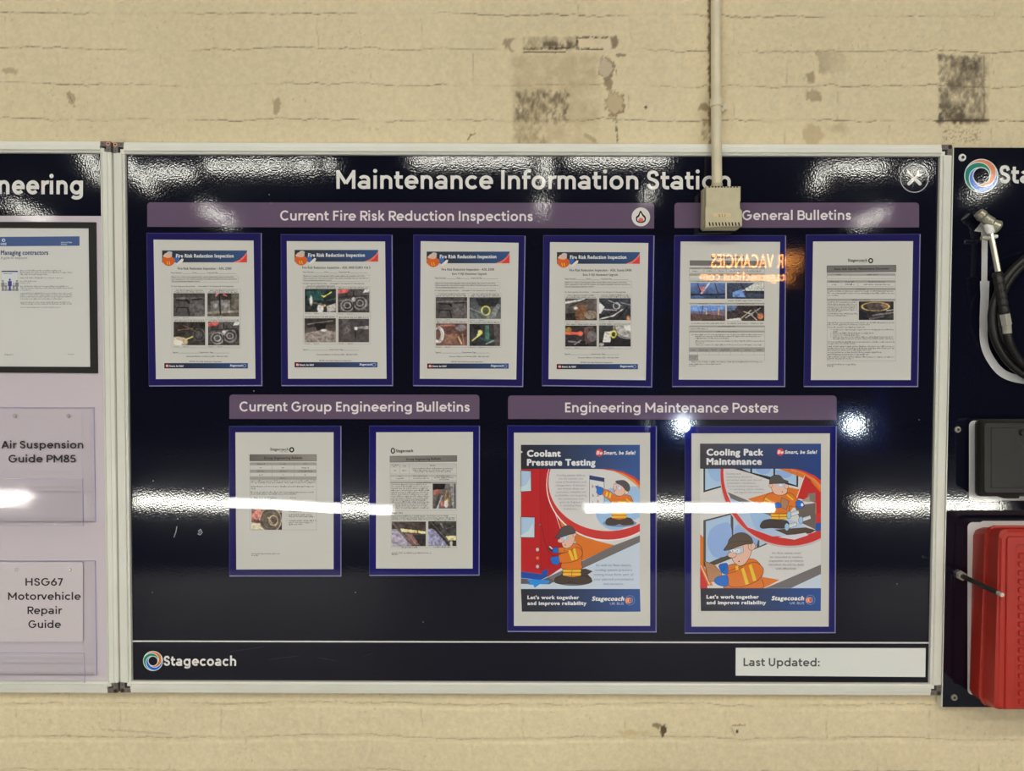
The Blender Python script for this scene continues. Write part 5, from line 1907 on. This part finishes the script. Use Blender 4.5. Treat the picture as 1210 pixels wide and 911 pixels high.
k.poly([(480, 526), (640, 480), (830, 420), (940, 440), (1010, 300), (930, 540), (860, 640), (600, 590)], ORG)
k.poly([(740, 250), (1135, 400), (1135, 560), (930, 510), (990, 310), (830, 260)], ORG)
k.poly([(992, 312), (1135, 470), (1135, 760), (1090, 800), (1090, 560), (925, 520)], (186, 48, 44))
k.line([(990, 316), (918, 515)], .7, (222, 214, 204))
k.poly([(1085, 660), (1135, 650), (1135, 740), (1085, 745)], RING)
k.poly([(1085, 745), (1135, 735), (1135, 810), (1085, 815)], (44, 84, 150))
k.poly([(900, 590), (1088, 560), (1088, 800), (960, 740)], (108, 96, 88))
k.poly([(1020, 480), (1085, 470), (1085, 550), (1010, 550)], (122, 116, 104))
k.poly([(1030, 500), (960, 545), (1040, 555)], (160, 146, 132))
k.poly([(720, 800), (1000, 780), (1090, 805), (1040, 835), (830, 848)], (84, 70, 58))
k.poly([(750, 868), (1000, 828), (1020, 850), (900, 890)], (200, 200, 198))
k.clip = (ax0, ay0, ax1, ay1)
# inset worker
k.shape(sp([(590, 765), (620, 720), (690, 705), (760, 712), (830, 720), (850, 760), (800, 790), (690, 785), (610, 790)]), (70, 62, 58), .35)
k.shape([(686, 590), (850, 590), (840, 700), (762, 714), (690, 700)], ORG, .35)
for y in (664, 690):
    k.poly([(688, y), (842, y), (841, y + 15), (690, y + 15)], YEL)
k.line([(762, 660), (760, 712)], .4, OL)
k.shape(sp([(612, 560), (640, 500), (700, 472), (790, 490), (850, 470), (900, 500), (930, 555), (900, 600), (850, 590), (845, 650), (690, 650), (685, 580), (620, 575)]), ORG, .4)
k.poly([(640, 515), (690, 545), (684, 556), (632, 528)], YEL)
k.poly([(625, 548), (680, 560), (680, 572), (620, 562)], YEL)
k.poly([(835, 485), (890, 530), (884, 540), (826, 492)], YEL)
k.shape([(782, 512), (850, 545), (826, 622), (770, 600)], (166, 120, 86), .35)
k.shape(sp([(722, 568), (752, 556), (778, 574), (776, 602), (740, 606), (720, 596)]), GLV, .35)
k.shape(sp([(910, 552), (940, 536), (975, 556), (986, 590), (950, 612), (915, 590)]), GLV, .35)
k.shape(ell(966, 578, 14, 16), (214, 212, 208), .3)
k.shape(sp([(690, 390), (720, 360), (800, 380), (832, 410), (828, 470), (780, 492), (720, 480), (692, 430)]), SKIN, .4)
k.shape(ell(686, 404, 17, 18), SKIN, .35)
k.shape(ell(826, 414, 17, 22), SKIN, .3)
k.poly([(735, 388), (816, 388), (808, 412), (770, 424), (740, 412)], (178, 186, 198))
k.poly(ell(775, 402, 16, 9), (232, 232, 230))
k.poly(ell(790, 462, 5, 5, n=8), OL)
k.shape(sp([(676, 392), (680, 340), (720, 312), (770, 318), (800, 350), (842, 368), (828, 384), (760, 388), (700, 390)]), CAPC, .4)
for bx, by in ((850, 670), (955, 716), (830, 776)):
    k.shape([(bx, by - 18), (bx + 84, by - 44), (bx + 92, by - 14), (bx + 10, by + 16)], (206, 212, 222), .35)
    k.shape(ell(bx, by, 20, 34), (150, 186, 226), .35)
    k.line([(bx + 24, by - 16), (bx + 86, by - 36)], .3, (120, 140, 170))
# front worker
k.shape(sp([(300, 1130), (380, 1100), (500, 1060), (570, 1085), (620, 1165), (605, 1230), (600, 1330), (280, 1330), (300, 1250)]), ORG, .45)
k.shape(sp([(300, 1180), (420, 1130), (540, 1090), (616, 1140), (612, 1200), (560, 1260), (430, 1310), (320, 1305), (300, 1240)]), ORG, .5)
for dx in (0, 68):
    k.poly([(422 + dx, 1152 - dx * .45), (446 + dx, 1140 - dx * .45), (492 + dx, 1285 - dx * .45), (462 + dx, 1294 - dx * .45)], YEL)
k.line([(300, 1195), (380, 1170), (430, 1135)], .5, OL)
k.poly([(370, 1128), (395, 1120), (398, 1160), (376, 1166)], YEL)
k.shape([(90, 1080), (180, 1112), (250, 1190), (240, 1240), (190, 1265), (130, 1262)], (170, 124, 88), .5)
k.line([(95, 1090), (130, 1262)], .6, OL)
k.shape(sp([(222, 1120), (262, 1102), (300, 1108), (304, 1190), (270, 1196), (240, 1170)]), GLV, .4)
k.shape(sp([(188, 1240), (230, 1216), (300, 1212), (304, 1300), (240, 1302), (190, 1276)]), GLV, .4)
k.line([(250, 1180), (285, 1130)], .35, OL)
k.shape(sp([(335, 1010), (340, 960), (400, 900), (490, 890), (520, 950), (500, 1040), (450, 1110), (400, 1122), (350, 1080)]), SKIN, .5)
k.shape(ell(340, 1026, 40, 26), SKIN, .45)
k.shape(ell(516, 948, 32, 36), SKIN, .45)
k.line(ell(520, 950, 14, 16, 90, 270), .35, OL)
k.shape([(306, 985), (440, 950), (442, 1000), (400, 1020), (350, 1008)], (180, 188, 200), .3)
k.poly(ell(350, 990, 22, 14), (234, 234, 232))
k.poly(ell(392, 988, 20, 16), (234, 234, 232))
k.poly(ell(346, 991, 5, 5, n=8), OL)
k.poly(ell(388, 990, 5, 5, n=8), OL)
k.poly(ell(402, 1084, 7, 6, n=8), OL)
k.shape(sp([(266, 985), (300, 930), (320, 880), (380, 835), (450, 830), (510, 870), (524, 922), (470, 930), (400, 950), (330, 975)]), (92, 80, 66), .5)
k.line(spline([(310, 918), (390, 905), (500, 905)]), .3, OL)
k.build('illustration', 'ink_lam', pp)
YK2 = YK - 0.0010
k = Ink(YK2, u, (ax0, ay0, ax1, ay1))
k.grad([(55, 32), (1135, 32), (1135, 256), (55, 256)], (66, 62, 64), (42, 66, 120), 12)
k.poly([(800, 256), (1135, 256), (1135, 440), (1080, 380), (980, 310), (880, 270)], (222, 128, 60))
k.poly([(820, 256), (1135, 256), (1135, 400), (1080, 345), (980, 290), (900, 264)], (206, 66, 54))
k.poly([(850, 255), (1135, 255), (1135, 360), (1080, 318), (980, 275), (910, 258)], (42, 65, 119))
k.text('Cooling Pack', (112, 136), (620, 136), 55, (214, 212, 206), bold=.055)
k.text('Maintenance', (112, 218), (606, 218), 55, (214, 212, 206), bold=.055)
k.poly(ell(772, 107, 32, 33), (206, 62, 58))
k.text('Be', (746, 121), (800, 121), 29, (216, 208, 200), bold=.045, italic=.2)
k.text('Smart, be Safe!', (810, 121), (1100, 121), 29, (212, 210, 208), bold=.05, italic=.2)
k.build('title_banner', 'ink_lam', pp)
k = Ink(YK2, u)
for s, x0, x1, y in (('Cooling pack', 290, 420, 308), ('maintenance should be', 290, 520, 336), ('entrenched within your planned', 290, 604, 364), ('preventative maintenance.', 298, 556, 391), ('It is an essential component', 304, 580, 419),
                     ('in maintaining vehicle reliability', 322, 628, 447), ('and impacts fuel economy...', 356, 634, 474)):
    k.text(s, (x0, y), (x1, y), 16, (140, 138, 146))
for i, (s, w) in enumerate((('Air flow values must', 258), ('be recorded at routine', 290), ('inspection, any problems', 306), ('identified should be dealt', 318), ('with effectively.', 190))):
    y = 1018 + i * 34.5
    k.text(s, (824 - w / 2, y), (824 + w / 2, y), 18, (130, 128, 130))
k.build('body_text', 'ink_lam', pp)
poster_foot(pp, [(58, 643 + Lo), (1135, 643 + Lo), (1133, 846 + Lo), (62, 846 + Lo)], ((112, 735 + Lo), (580, 735 + Lo)), ((112, 786 + Lo), (645, 786 + Lo)),
            ((692, 750 + Lo), (985, 750 + Lo)), ((856, 787 + Lo), (985, 787 + Lo)), (1040, 747 + Lo))

# ================================================================== LEFT BOARD
XL1 = -0.9028
XL0 = XL1 - 1.2
lz1, lz0 = ZT0 + 0.002, ZB0 - 0.001
left = thing('document_board', ((XL0 + XL1) / 2, 0, lz0), 'lilac document board with a navy Engineering heading, at the left edge', 'notice board')
lp = MB().box((XL0 + 0.015, YP, lz0 + 0.015), (XL1 - 0.015, -0.002, lz1 - 0.015)).build('panel', 'lilac', left)
framed(left, XL0, XL1, lz0, lz1)
k = Ink(YI)
xa = to_px(np.array([[XL0 + 0.016, YP, 2.0]]))[0][0]
k.poly([(xa, 176), (121, 176), (121, 255.2), (xa, 254)], (13, 14, 25))
hd = k.build('header_band', 'ink_panel', lp)
k = Ink(YI - .0002)
k.text('neering', (-2, 229.3), (98, 229.6), 22.4, WHITE, geo=0.19, prefix='Engi')
k.build('title_lettering', 'ink_panel', hd)

# black framed guide
fr = thing('framed_document', tuple(P(45, 441, YP)), 'managing contractors guide in a black frame on the lilac board', 'framed document')
fo = [(-22, 262), (113, 262.5), (115, 441), (-22, 440)]
fi = [(-13, 269), (104.5, 269.5), (106.5, 433.5), (-13, 433)]
A, B = np.array(fo, float), np.array(fi, float)
for i, nm in ((0, 'top'), (1, 'right'), (2, 'bottom'), (3, 'left')):
    j = (i + 1) % 4
    MB().prism([A[i], A[j], B[j], B[i]], YP - 0.0035, YP - 0.0003, 0.0005).build('frame_border', 'black_frame', fr)
pp = MB().prism(fi, YP - 0.0012, YP - 0.0002).build('paper', 'plain_paper', fr)
YD = YP - 0.0014
k = Ink(YD)
k.poly([(-12, 280), (94, 279.2), (94, 290.4), (-12, 291)], (54, 78, 120))
k.poly(ell(4.2, 283.8, 2.1, 2.0, n=14), (196, 204, 214))
k.poly(ell(4.4, 284, 1, 1.1, n=10), (54, 78, 120))
k.text('HSE', (0.8, 289.6), (7.6, 289.6), 2.5, (190, 198, 210), bold=.04)
k.text('Health and Safety', (72, 287), (85, 287), 1.5, (186, 196, 210), bold=.03)
k.text('Executive', (72, 289.2), (79, 289.2), 1.5, (186, 196, 210), bold=.03)
k.build('blue_banner', 'ink_print', pp)
k = Ink(YD)
k.text('Managing contractors', (1, 301), (57, 301), 5.2, (42, 56, 94), bold=.035)
k.text('A guide for employers', (1, 306), (32, 306), 2.7, (110, 112, 118), bold=.01)
for x0, x1, y, hh in ((23.5, 72, 320.3, 1.5), (23.5, 85, 322.5, 1.5), (23.5, 56, 324.8, 1.6), (23.5, 76, 328.8, 1.3), (23.5, 43, 332.8, 1.5), (23.5, 36, 334.8, 1.2),
                      (24, 81, 338.8, 1.3), (24, 86, 340.8, 1.3), (24, 37, 343.2, 1.3), (24, 85, 347, 1.3), (24, 85, 349, 1.3), (24, 85, 351.2, 1.3), (24, 73, 353.6, 1.3), (24.5, 83, 357.6, 1.3), (24.5, 85, 359.6, 1.5),
                      (24.5, 72, 363.6, 1.2), (5, 16, 419.5, 1.5), (80, 88, 419, 1.2)):
    k.words(x0, x1, y, (98, 98, 98), hh, 21)
k.build('body_text', 'ink_print', pp)
k = Ink(YD)
k.poly([(2, 320), (21, 320), (22, 346), (2, 346)], (198, 198, 190))
k.line([(2, 320), (21, 320), (22, 346), (2, 346)], .25, (170, 168, 160), True)
k.poly([(2, 320), (21, 320), (21, 321.4), (2, 321.4)], (34, 46, 86))
k.text('Managing contractors', (4, 323.8), (14.5, 323.8), 1.2, (60, 66, 90), bold=.03)
k.poly([(2, 341), (22, 341), (22, 344), (2, 344)], (150, 150, 146))
for x, sc, c in ((3.4, 1.15, (120, 120, 116)), (7, .85, (126, 126, 120)), (11.6, 1.3, (50, 56, 116)), (16.2, .85, (126, 126, 120)), (20, 1.15, (112, 114, 108))):
    yb = 343.5
    hgt = 10 * sc
    k.poly(ell(x, yb - hgt, .95 * sc, 1.15 * sc, n=10), c)
    k.poly([(x - 1.7 * sc, yb - hgt + 1.6), (x + 1.7 * sc, yb - hgt + 1.6), (x + 1.8 * sc, yb - hgt * .42), (x + 1.0 * sc, yb - hgt * .42), (x + .9 * sc, yb), (x - .9 * sc, yb), (x - 1.0 * sc, yb - hgt * .42), (x - 1.8 * sc, yb - hgt * .42)], c)
k.build('cover_picture', 'ink_print', pp)


def acrylic_holder(xl, xr, yt, yb, pocket, lines, screws, label, dep=0.042, insert=None):
    """clear wall pocket; px measured at the back plate"""
    Yb_ = YP
    a, b = P(xl, yt, Yb_), P(xr, yb, Yb_)
    x0, x1, z1, z0 = a[0], b[0], a[2], b[2]
    zp = P(50, pocket, Yb_ - dep)[2]
    t = thing('leaflet_holder', ((x0 + x1) / 2, Yb_, z0), label, 'leaflet holder', 'clear acrylic holders on the lilac board')
    th = 0.0025
    MB().box((x0, Yb_ - th, z0), (x1, Yb_ - 0.0004, z1)).build('back_plate', 'clear', t)
    s = 0.004
    MB().box((x0 + s, Yb_ - dep, z0), (x1 - s, Yb_ - dep + th, zp)).build('front_plate', 'clear', t)
    for xx in (x0 + s, x1 - s - th):
        m = MB()
        pr = [(-th, z0), (-dep + th, z0), (-dep + th, zp), (-dep * .93, zp + .01), (-dep * .9, z1 - 0.004), (-th, z1 - 0.004)]
        v = [(xx, Yb_ + y, z) for y, z in pr] + [(xx + th, Yb_ + y, z) for y, z in pr]
        n = len(pr)
        m.add(v, [tuple(range(n)), tuple(range(2 * n - 1, n - 1, -1))] + [(i, n + i, n + (i + 1) % n, (i + 1) % n) for i in range(n)])
        m.build('side_plate', 'clear', t)
    MB().box((x0 + s, Yb_ - dep + th, z0), (x1 - s, Yb_ - th, z0 + th)).build('base_plate', 'clear', t)
    ed = MB()
    ed.box((x1 - 0.0012, Yb_ - th - .0002, z0), (x1, Yb_ - .0002, z1))
    ed.box((x0, Yb_ - th - .0002, z1 - .0008), (x1, Yb_ - .0002, z1))
    ed.box((x0 + s, Yb_ - dep - .0002, zp - .0008), (x1 - s, Yb_ - dep + th, zp + .0002))
    ed.box((x1 - s - .001, Yb_ - dep - .0002, z0), (x1 - s, Yb_ - dep + .001, zp))
    ed.build('polished_edge', 'clear_edge', t)
    for sx, sy in screws:
        c = P(sx, sy, Yb_ - th)
        MB().tube([(c[0], Yb_ - th - .003, c[2]), (c[0], Yb_ - th, c[2])], [0.003, 0.0042], 14).build('screw', 'chrome', t)
    cd_ = None
    if insert:
        cd_ = MB().prism(rrect(*insert, 3), Yb_ - 0.0034, Yb_ - 0.0027).build('insert_card', 'plain_card', t)
    k = Ink(Yb_ - (0.0037 if insert else 0.0027))
    for s_, xa_, xb_, y in lines:
        k.text(s_, (xa_, y), (xb_, y), 8.9, (20, 18, 18), geo=0.168)
    k.build('lettering', 'ink_print', t)
    return t


M['plain_card'] = fmat('plain_card', (190, 180, 175), 0.5)
acrylic_holder(-15, 113.5, 481, 617, 566, [('Air Suspension', 1.5, 98.5, 529.8), ('Guide PM85', 10, 89.5, 546.4)], [(17.5, 491.5), (81, 491.5)],
               'clear acrylic holder lettered Air Suspension Guide, below the black frame', insert=None)
acrylic_holder(-13, 115, 662, 797.5, 772, [('HSG67', 30, 74.5, 692), ('Motorvehicle', 9.5, 95.5, 708.8), ('Repair', 32.5, 73.5, 725.5), ('Guide', 33.5, 72, 742)], [(20, 673), (83, 673)],
               'clear acrylic holder lettered HSG67 Motorvehicle Repair Guide, bottom left', insert=(-3, 664, 98, 758.5))

# ================================================================== RIGHT TOOL BOARD
YR = -0.020
xr0 = P(1126.2, 400, YR)[0]
rz1, rz0 = P(1140, 174.4, YR)[2], P(1140, 835.5, YR)[2]
x_l = P(1113.0, 820, YR)[0]
right = thing('tool_board', (1.35, 0, rz0), 'navy shadow board for tools with a swirl logo, at the right edge', 'tool board')
rp = MB().box((0.9035, YR, rz0), (1.85, -0.001, rz1)).build('panel', 'navy', right)
MB().box((0.9028, YR - 0.0002, rz0), (0.9048, -0.001, rz1)).build('panel_edge', 'alu', right)
YRI = YR - 0.0003
k = Ink(YRI)
swirl(k, 1159.5, 207.8, 19.6, ((214, 132, 92), (98, 128, 200), (44, 128, 104)), 1.0)
k.text('St', (1181, 216.4), (1203.8, 216.6), 21, WHITE, geo=0.19)
V, Fc, _ = geo_text('agecoach', 0.19)
k._put(np.array([1204.5, 216.6]) + V * np.array([21, -21]), Fc, alb(WHITE), LAY)
k.build('logo', 'ink_panel', rp)
k = Ink(YRI)
SH = (200, 198, 188)
k.poly(rrect(1145, 497, 1290, 591.5, 6), SH)
k.build('tool_silhouette', 'ink_panel', rp)
k = Ink(YRI)
k.poly(rrect(1143.3, 617, 1310, 821, 6), SH)
k.poly(rrect(1158, 615.5, 1310, 630, 4), SH)
k.build('tool_silhouette', 'ink_panel', rp)
k = Ink(YRI)
k.poly([(1163, 258), (1173, 272), (1172, 276), (1151, 273)], SH)
k.line([(1162, 264), (1163.5, 285), (1163, 334)], 7, SH)
k.poly([(1158, 332), (1169, 332), (1169, 336), (1168.5, 352), (1167, 380), (1167, 393), (1157.5, 393), (1157.5, 375), (1158.5, 350)], SH)
k.line(spline([(1162, 388), (1163, 405), (1168, 420), (1180, 437), (1196, 446), (1225, 451)], 6), 9.5, SH)
k.line(spline([(1190, 345), (1196, 328), (1206, 314), (1220, 304)], 6), 2.0, (176, 176, 172))
k.line(spline([(1186, 415), (1196, 430), (1212, 441)], 6), 4.5, SH)
k.build('tool_silhouette', 'ink_panel', rp)
for px_, py_, wh in ((1137, 186.3, True), (1131.5, 507.5, False), (1127.3, 824, False)):
    c = P(px_, py_, YR)
    o = MB().tube([(c[0], YR - 0.0025, c[2]), (c[0], YR, c[2])], [0.0068, 0.0082] if wh else [0.0062, 0.0072], 22).build('screw', 'white_pl' if wh else 'steel', right)
    MB().tube([(c[0], YR - 0.0028, c[2]), (c[0], YR - 0.002, c[2])], 0.0036 if wh else 0.003, 14).build('screw_recess', 'rust', o)
    MB().tube([(c[0], YR - 0.0031, c[2]), (c[0], YR - 0.0024, c[2])], 0.0014, 6).build('screw_socket', 'recess', o)

# tyre inflator hung on the board
YT = YR - 0.022


def W(px_, py_, Y=None):
    if Y is None:
        Y = YR - 0.022 - 0.024 * min(max((py_ - 262) / 70.0, 0), 1)
    return P(px_, py_, Y)


infl = thing('tyre_inflator', tuple(W(1190, 450)), 'tyre inflator with a steel head and coiled black hose hung on the navy board', 'tyre inflator')
MB().tube([W(1156, 251), W(1160, 255), W(1162.5, 257), W(1170, 263.5), W(1172, 265), W(1178, 268.5), W(1180, 269.5)],
          [.0105, .0125, .0105, .0130, .0115, .0150, .0125], 18).build('chuck', 'steel', infl)
MB().tube([W(1166.5, 262), W(1169, 270), W(1171, 276)], [.008, .0095, .0075], 14).build('elbow', 'white_pl', infl)
MB().tube([W(1170, 272), W(1180, 324)], .0058, 14).build('rod', 'chrome', infl)
cl = MB().tube([W(1159.5, 281), W(1169, 281.4)], .0045, 10)
cl.box(tuple(np.minimum(W(1164, 284.5, YT + .01), W(1172, 278.5, YT - .01))), tuple(np.maximum(W(1164, 284.5, YT + .01), W(1172, 278.5, YT - .01))))
cl.build('clip', 'chrome', infl)
MB().tube([W(1174, 279.5), W(1178, 279.5)], .0042, 12).build('clip_knob', 'white_pl', infl)
hp = []
hr = []
for i in range(19):
    t_ = i / 18
    hp.append(W(1178.5 + 9.0 * t_, 322 + 52 * t_))
    hr.append(.0102 + .0008 * math.sin(i * 2.1) if i not in (0, 18) else .0088)
MB().tube(hp, hr, 16).build('handle', 'rubber', infl)
MB().tube([W(1187, 371), W(1189.5, 384)], .0108, 6).build('hex_nut', 'chrome', infl)
MB().tube([W(1189.3, 383), W(1189.6, 385), W(1190.3, 394)], [.0072, .0088, .0088], 14).build('ferrule', 'chrome', infl)
hose = []
c0 = (1246, 366)
pts = [(1190.2, 392, .0225), (1192, 402, .021), (1198, 416, .017), (1208, 430, .012), (1224, 441, .008), (1246, 447, .006), (1290, 436, .006), (1322, 400, .008), (1326, 360, .01), (1300, 316, .012), (1262, 296, .014), (1222, 300, .016), (1194, 322, .014),
       (1178, 350, .012), (1172, 376, .010), (1178, 406, .006), (1196, 432, .002), (1226, 450, 0), (1262, 452, 0), (1306, 428, 0), (1330, 384, 0), (1318, 338, .002), (1288, 306, .006), (1252, 298, .008), (1214, 310, .006),
       (1190, 336, .004), (1180, 366, .002), (1184, 398, .0), (1202, 424, -.004), (1236, 440, -.006), (1275, 434, -.006)]
MB().tube([W(a, b, YR - 0.0118 - (d + 0.006) * 1.2) for a, b, d in spline(pts, 7)], .0082, 12).build('hose', 'rubber', infl, smooth=True)

# black case on the board
YK0 = YR - 0.0006
YKF = YR - 0.052


def loft(parent, name, rings, mat, smooth=False):
    """rings: list of (px polygon, Y); all the same length; last one capped"""
    m = MB()
    v = []
    n = len(rings[0][0])
    for poly, Y in rings:
        q = np.array(poly, float)
        v += list(at(q[:, 0], q[:, 1], Y))
    f = []
    for r in range(len(rings) - 1):
        for i in range(n):
            j = (i + 1) % n
            f.append((r * n + i, (r + 1) * n + i, (r + 1) * n + j, r * n + j))
    f.append(tuple((len(rings) - 1) * n + i for i in range(n)))
    f.append(tuple(range(n))[::-1])
    m.add(v, f)
    o = m.build(name, mat, parent)
    bm = bmesh.new()
    bm.from_mesh(o.data)
    bmesh.ops.recalc_face_normals(bm, faces=bm.faces)
    bm.to_mesh(o.data)
    bm.free()
    return o


case = thing('tool_case', tuple(P(1190, 590, YR)), 'black plastic tool case mounted on a white outline, above the red case', 'case')
loft(case, 'body', [(rrect(1152, 498, 1275, 586, 5, tl=1), YK0), (rrect(1152, 496, 1277, 585, 5), YR - 0.018), (rrect(1154.5, 495, 1282, 586.5, 5), YR - 0.019)], 'black_pl')
loft(case, 'lid', [(rrect(1155, 495.5, 1284, 586, 5), YR - 0.0195), (rrect(1160, 498, 1288, 584, 5), YKF + .006), (rrect(1163.5, 500, 1286, 582, 4), YKF)], 'black_pl')
MB().prism([(1171.5, 505.2), (1201.5, 505.2), (1202.5, 506), (1202.5, 515), (1205, 522), (1210, 527.5), (1216, 530), (1216, 576.5), (1171.5, 576.5)], YKF - 0.0016, YKF + .001, .0008).build('raised_panel', 'black_pl', case)
lt = P(1208, 511, YKF)
MB().tube([(lt[0], YKF - .006, lt[2]), (lt[0], YKF + .001, lt[2])], [.006, .008], 16).build('catch', 'black_pl', case)
MB().prism(rrect(1186, 584.5, 1205, 589, 1.5), YR - 0.034, YR - .004, .001).build('latch', 'black_frame', case)

# red case
red = thing('tool_case', tuple(P(1190, 838, YR)), 'large red plastic tool case at the lower right, overhanging the board', 'case')


def rc(l0, t0, l1, b1, ch=6, right=1330):
    # left profile from top to bottom with a chamfered lower corner
    return [(right, t0), (l0 + 8, t0), (l0 + 2.5, t0 + 2), (l0, t0 + 8), (l1, b1 - ch * 1.2), (l1 + ch * .35, b1 - ch * .35), (l1 + ch * 1.6, b1), (right, b1 + 1)]


loft(red, 'body', [(rc(1150, 624.5, 1145.5, 818, 4), YK0), (rc(1153, 623, 1146.5, 822, 6), YR - 0.012), (rc(1164, 623, 1158, 832, 9), YR - 0.050)], 'red')
loft(red, 'lid_rim', [(rc(1164, 622, 1156.5, 833, 9), YR - 0.050), (rc(1166.5, 620.5, 1159.5, 836, 9), YR - 0.053), (rc(1168.5, 620.5, 1161.5, 836.5, 9), YR - 0.058), (rc(1168, 623, 1161.8, 835, 9), YR - 0.060)], 'red')
loft(red, 'lid', [(rc(1168.5, 624, 1162, 834.5, 9), YR - 0.0595), (rc(1180, 625, 1174.5, 838, 4), YR - 0.098), (rc(1184, 629, 1180, 836, 4), YR - 0.103)], 'red')
YRF = YR - 0.103
pl = MB()
pl.prism([(1193, 634), (1320, 634), (1320, 644), (1204, 644), (1201.5, 646), (1200, 838), (1188, 838), (1190.5, 637)], YRF - 0.004, YRF + .001, .0015)
pl.build('lid_border', 'red', red)
rb = MB()
y = 654.0
while y < 832:
    rb.prism(rrect(1204.5, y, 1320, y + 6.2, 1.6), YRF - 0.0035, YRF + .001, .001)
    y += 10.15
rb.build('lid_ribs', 'red', red)

# peg
pa = P(1134.5, 679.5, YR)
L_ = 0.140
peg = thing('hanging_peg', tuple(pa), 'black peg with a chrome nut sticking out in front of the red case', 'peg')
MB().tube([(pa[0], YR - .0005, pa[2]), (pa[0], YR - .010, pa[2])], [.0105, .0100], 6).build('nut', 'chrome', peg)
MB().tube([(pa[0], YR - .010, pa[2]), (pa[0], YR - L_ + .012, pa[2])], .0052, 12).build('sleeve', 'rubber', peg)
MB().tube([(pa[0], YR - L_ + .012, pa[2]), (pa[0], YR - L_, pa[2])], [.0050, .0044], 12).build('tip', 'chrome', peg)

# ================================================================== CONDUIT AND JUNCTION BOX
con = thing('conduit_drop', tuple(P(850, 268, -0.05)), 'cream painted conduit and vented plastic box hanging in front of the navy board', 'conduit')
path = [(846.0, -260, -0.0125), (846.0, -60, -0.0125), (846.0, 60, -0.0135), (846.2, 105, -0.020), (846.4, 135, -0.034), (846.6, 165, -0.0425), (846.9, 190, -0.0435), (847.2, 221, -0.0435)]
MB().tube([P(*p) for p in spline(path, 6)], 0.0108, 18).build('pipe', 'cream_pvc', con, smooth=True)
sa = P(846.3, 122, -0.028)
MB().tube([(sa[0], -0.029, sa[2] + .008), (sa[0], -0.029, sa[2] - .008)], 0.0135, 18).build('saddle', 'cream_pvc', con)
s_ = MB()
for px_, rr_ in ((857.0, .0065),):
    c = P(px_, 126.5, -0.006)
    s_.tube([(c[0], -0.010, c[2]), (c[0], 0.002, c[2])], rr_, 14)
s_.box((sa[0], -0.012, sa[2] - .011), (sa[0] + .022, -0.006, sa[2] - .003))
s_.build('saddle_lug', 'cream_pvc', con)
BY0, BY1 = -0.026, -0.064
bxq = [(834.2, 220.4), (875.2, 220.2), (875.2, 237.5), (874.4, 238.5), (874.6, 246.5), (877, 249), (877, 267.2), (833.6, 268.4), (833.4, 246), (834.2, 244)]
bd = MB().prism(bxq, BY1, -0.046, .0009).build('box_cover', 'box_pvc', con)
q = at([834.2, 877, 877, 833.6], [220.6, 220.6, 267.0, 268.2], BY1)
x0_, x1_ = q[:, 0].min() - .001, q[:, 0].max() + .0005
z0_, z1_ = q[:, 2].min() - .0015, q[:, 2].max() + .0003
MB().prism_w([(x0_, z0_ + .004), (x0_ + .004, z0_), (x1_ - .004, z0_), (x1_, z0_ + .004), (x1_, z1_ - .001), (x0_, z1_ - .001)], -0.0455, BY0, .0008).build('box_base', 'box_pvc', con)
vt = MB()
for i in range(10):
    x = 837.5 + i * 3.65
    vt.prism([(x, 219.9), (x + 1.6, 219.9), (x + 1.6, 221.8), (x, 221.8)], BY1 - .0004, BY1 + .002)
vt.build('top_vent', 'vent', bd)
vt = MB()
for i in range(10):
    x = 837.3 + i * 3.85
    vt.prism([(x, 262.6), (x + 1.6, 262.6), (x + 2.6, 266.8), (x + .9, 266.8)], BY1 - .0004, BY1 + .002)
vt.build('bottom_vent', 'vent', bd)
MB().prism(rrect(842, 252, 863.5, 257, 1.2), BY1 - .0008, BY1 + .001, .0003).build('number_label', 'tan', bd)
k = Ink(BY1 - .0010)
k.text('5.1.1', (849, 256.0), (857, 256.0), 2.9, (120, 104, 72), bold=.03)
k.build('label_text', 'ink_print', bd)
MB().tube([P(847.2, 217.2, -.0435), P(847.2, 221, -.0435)], .0118, 18).build('gland', 'box_pvc', con)
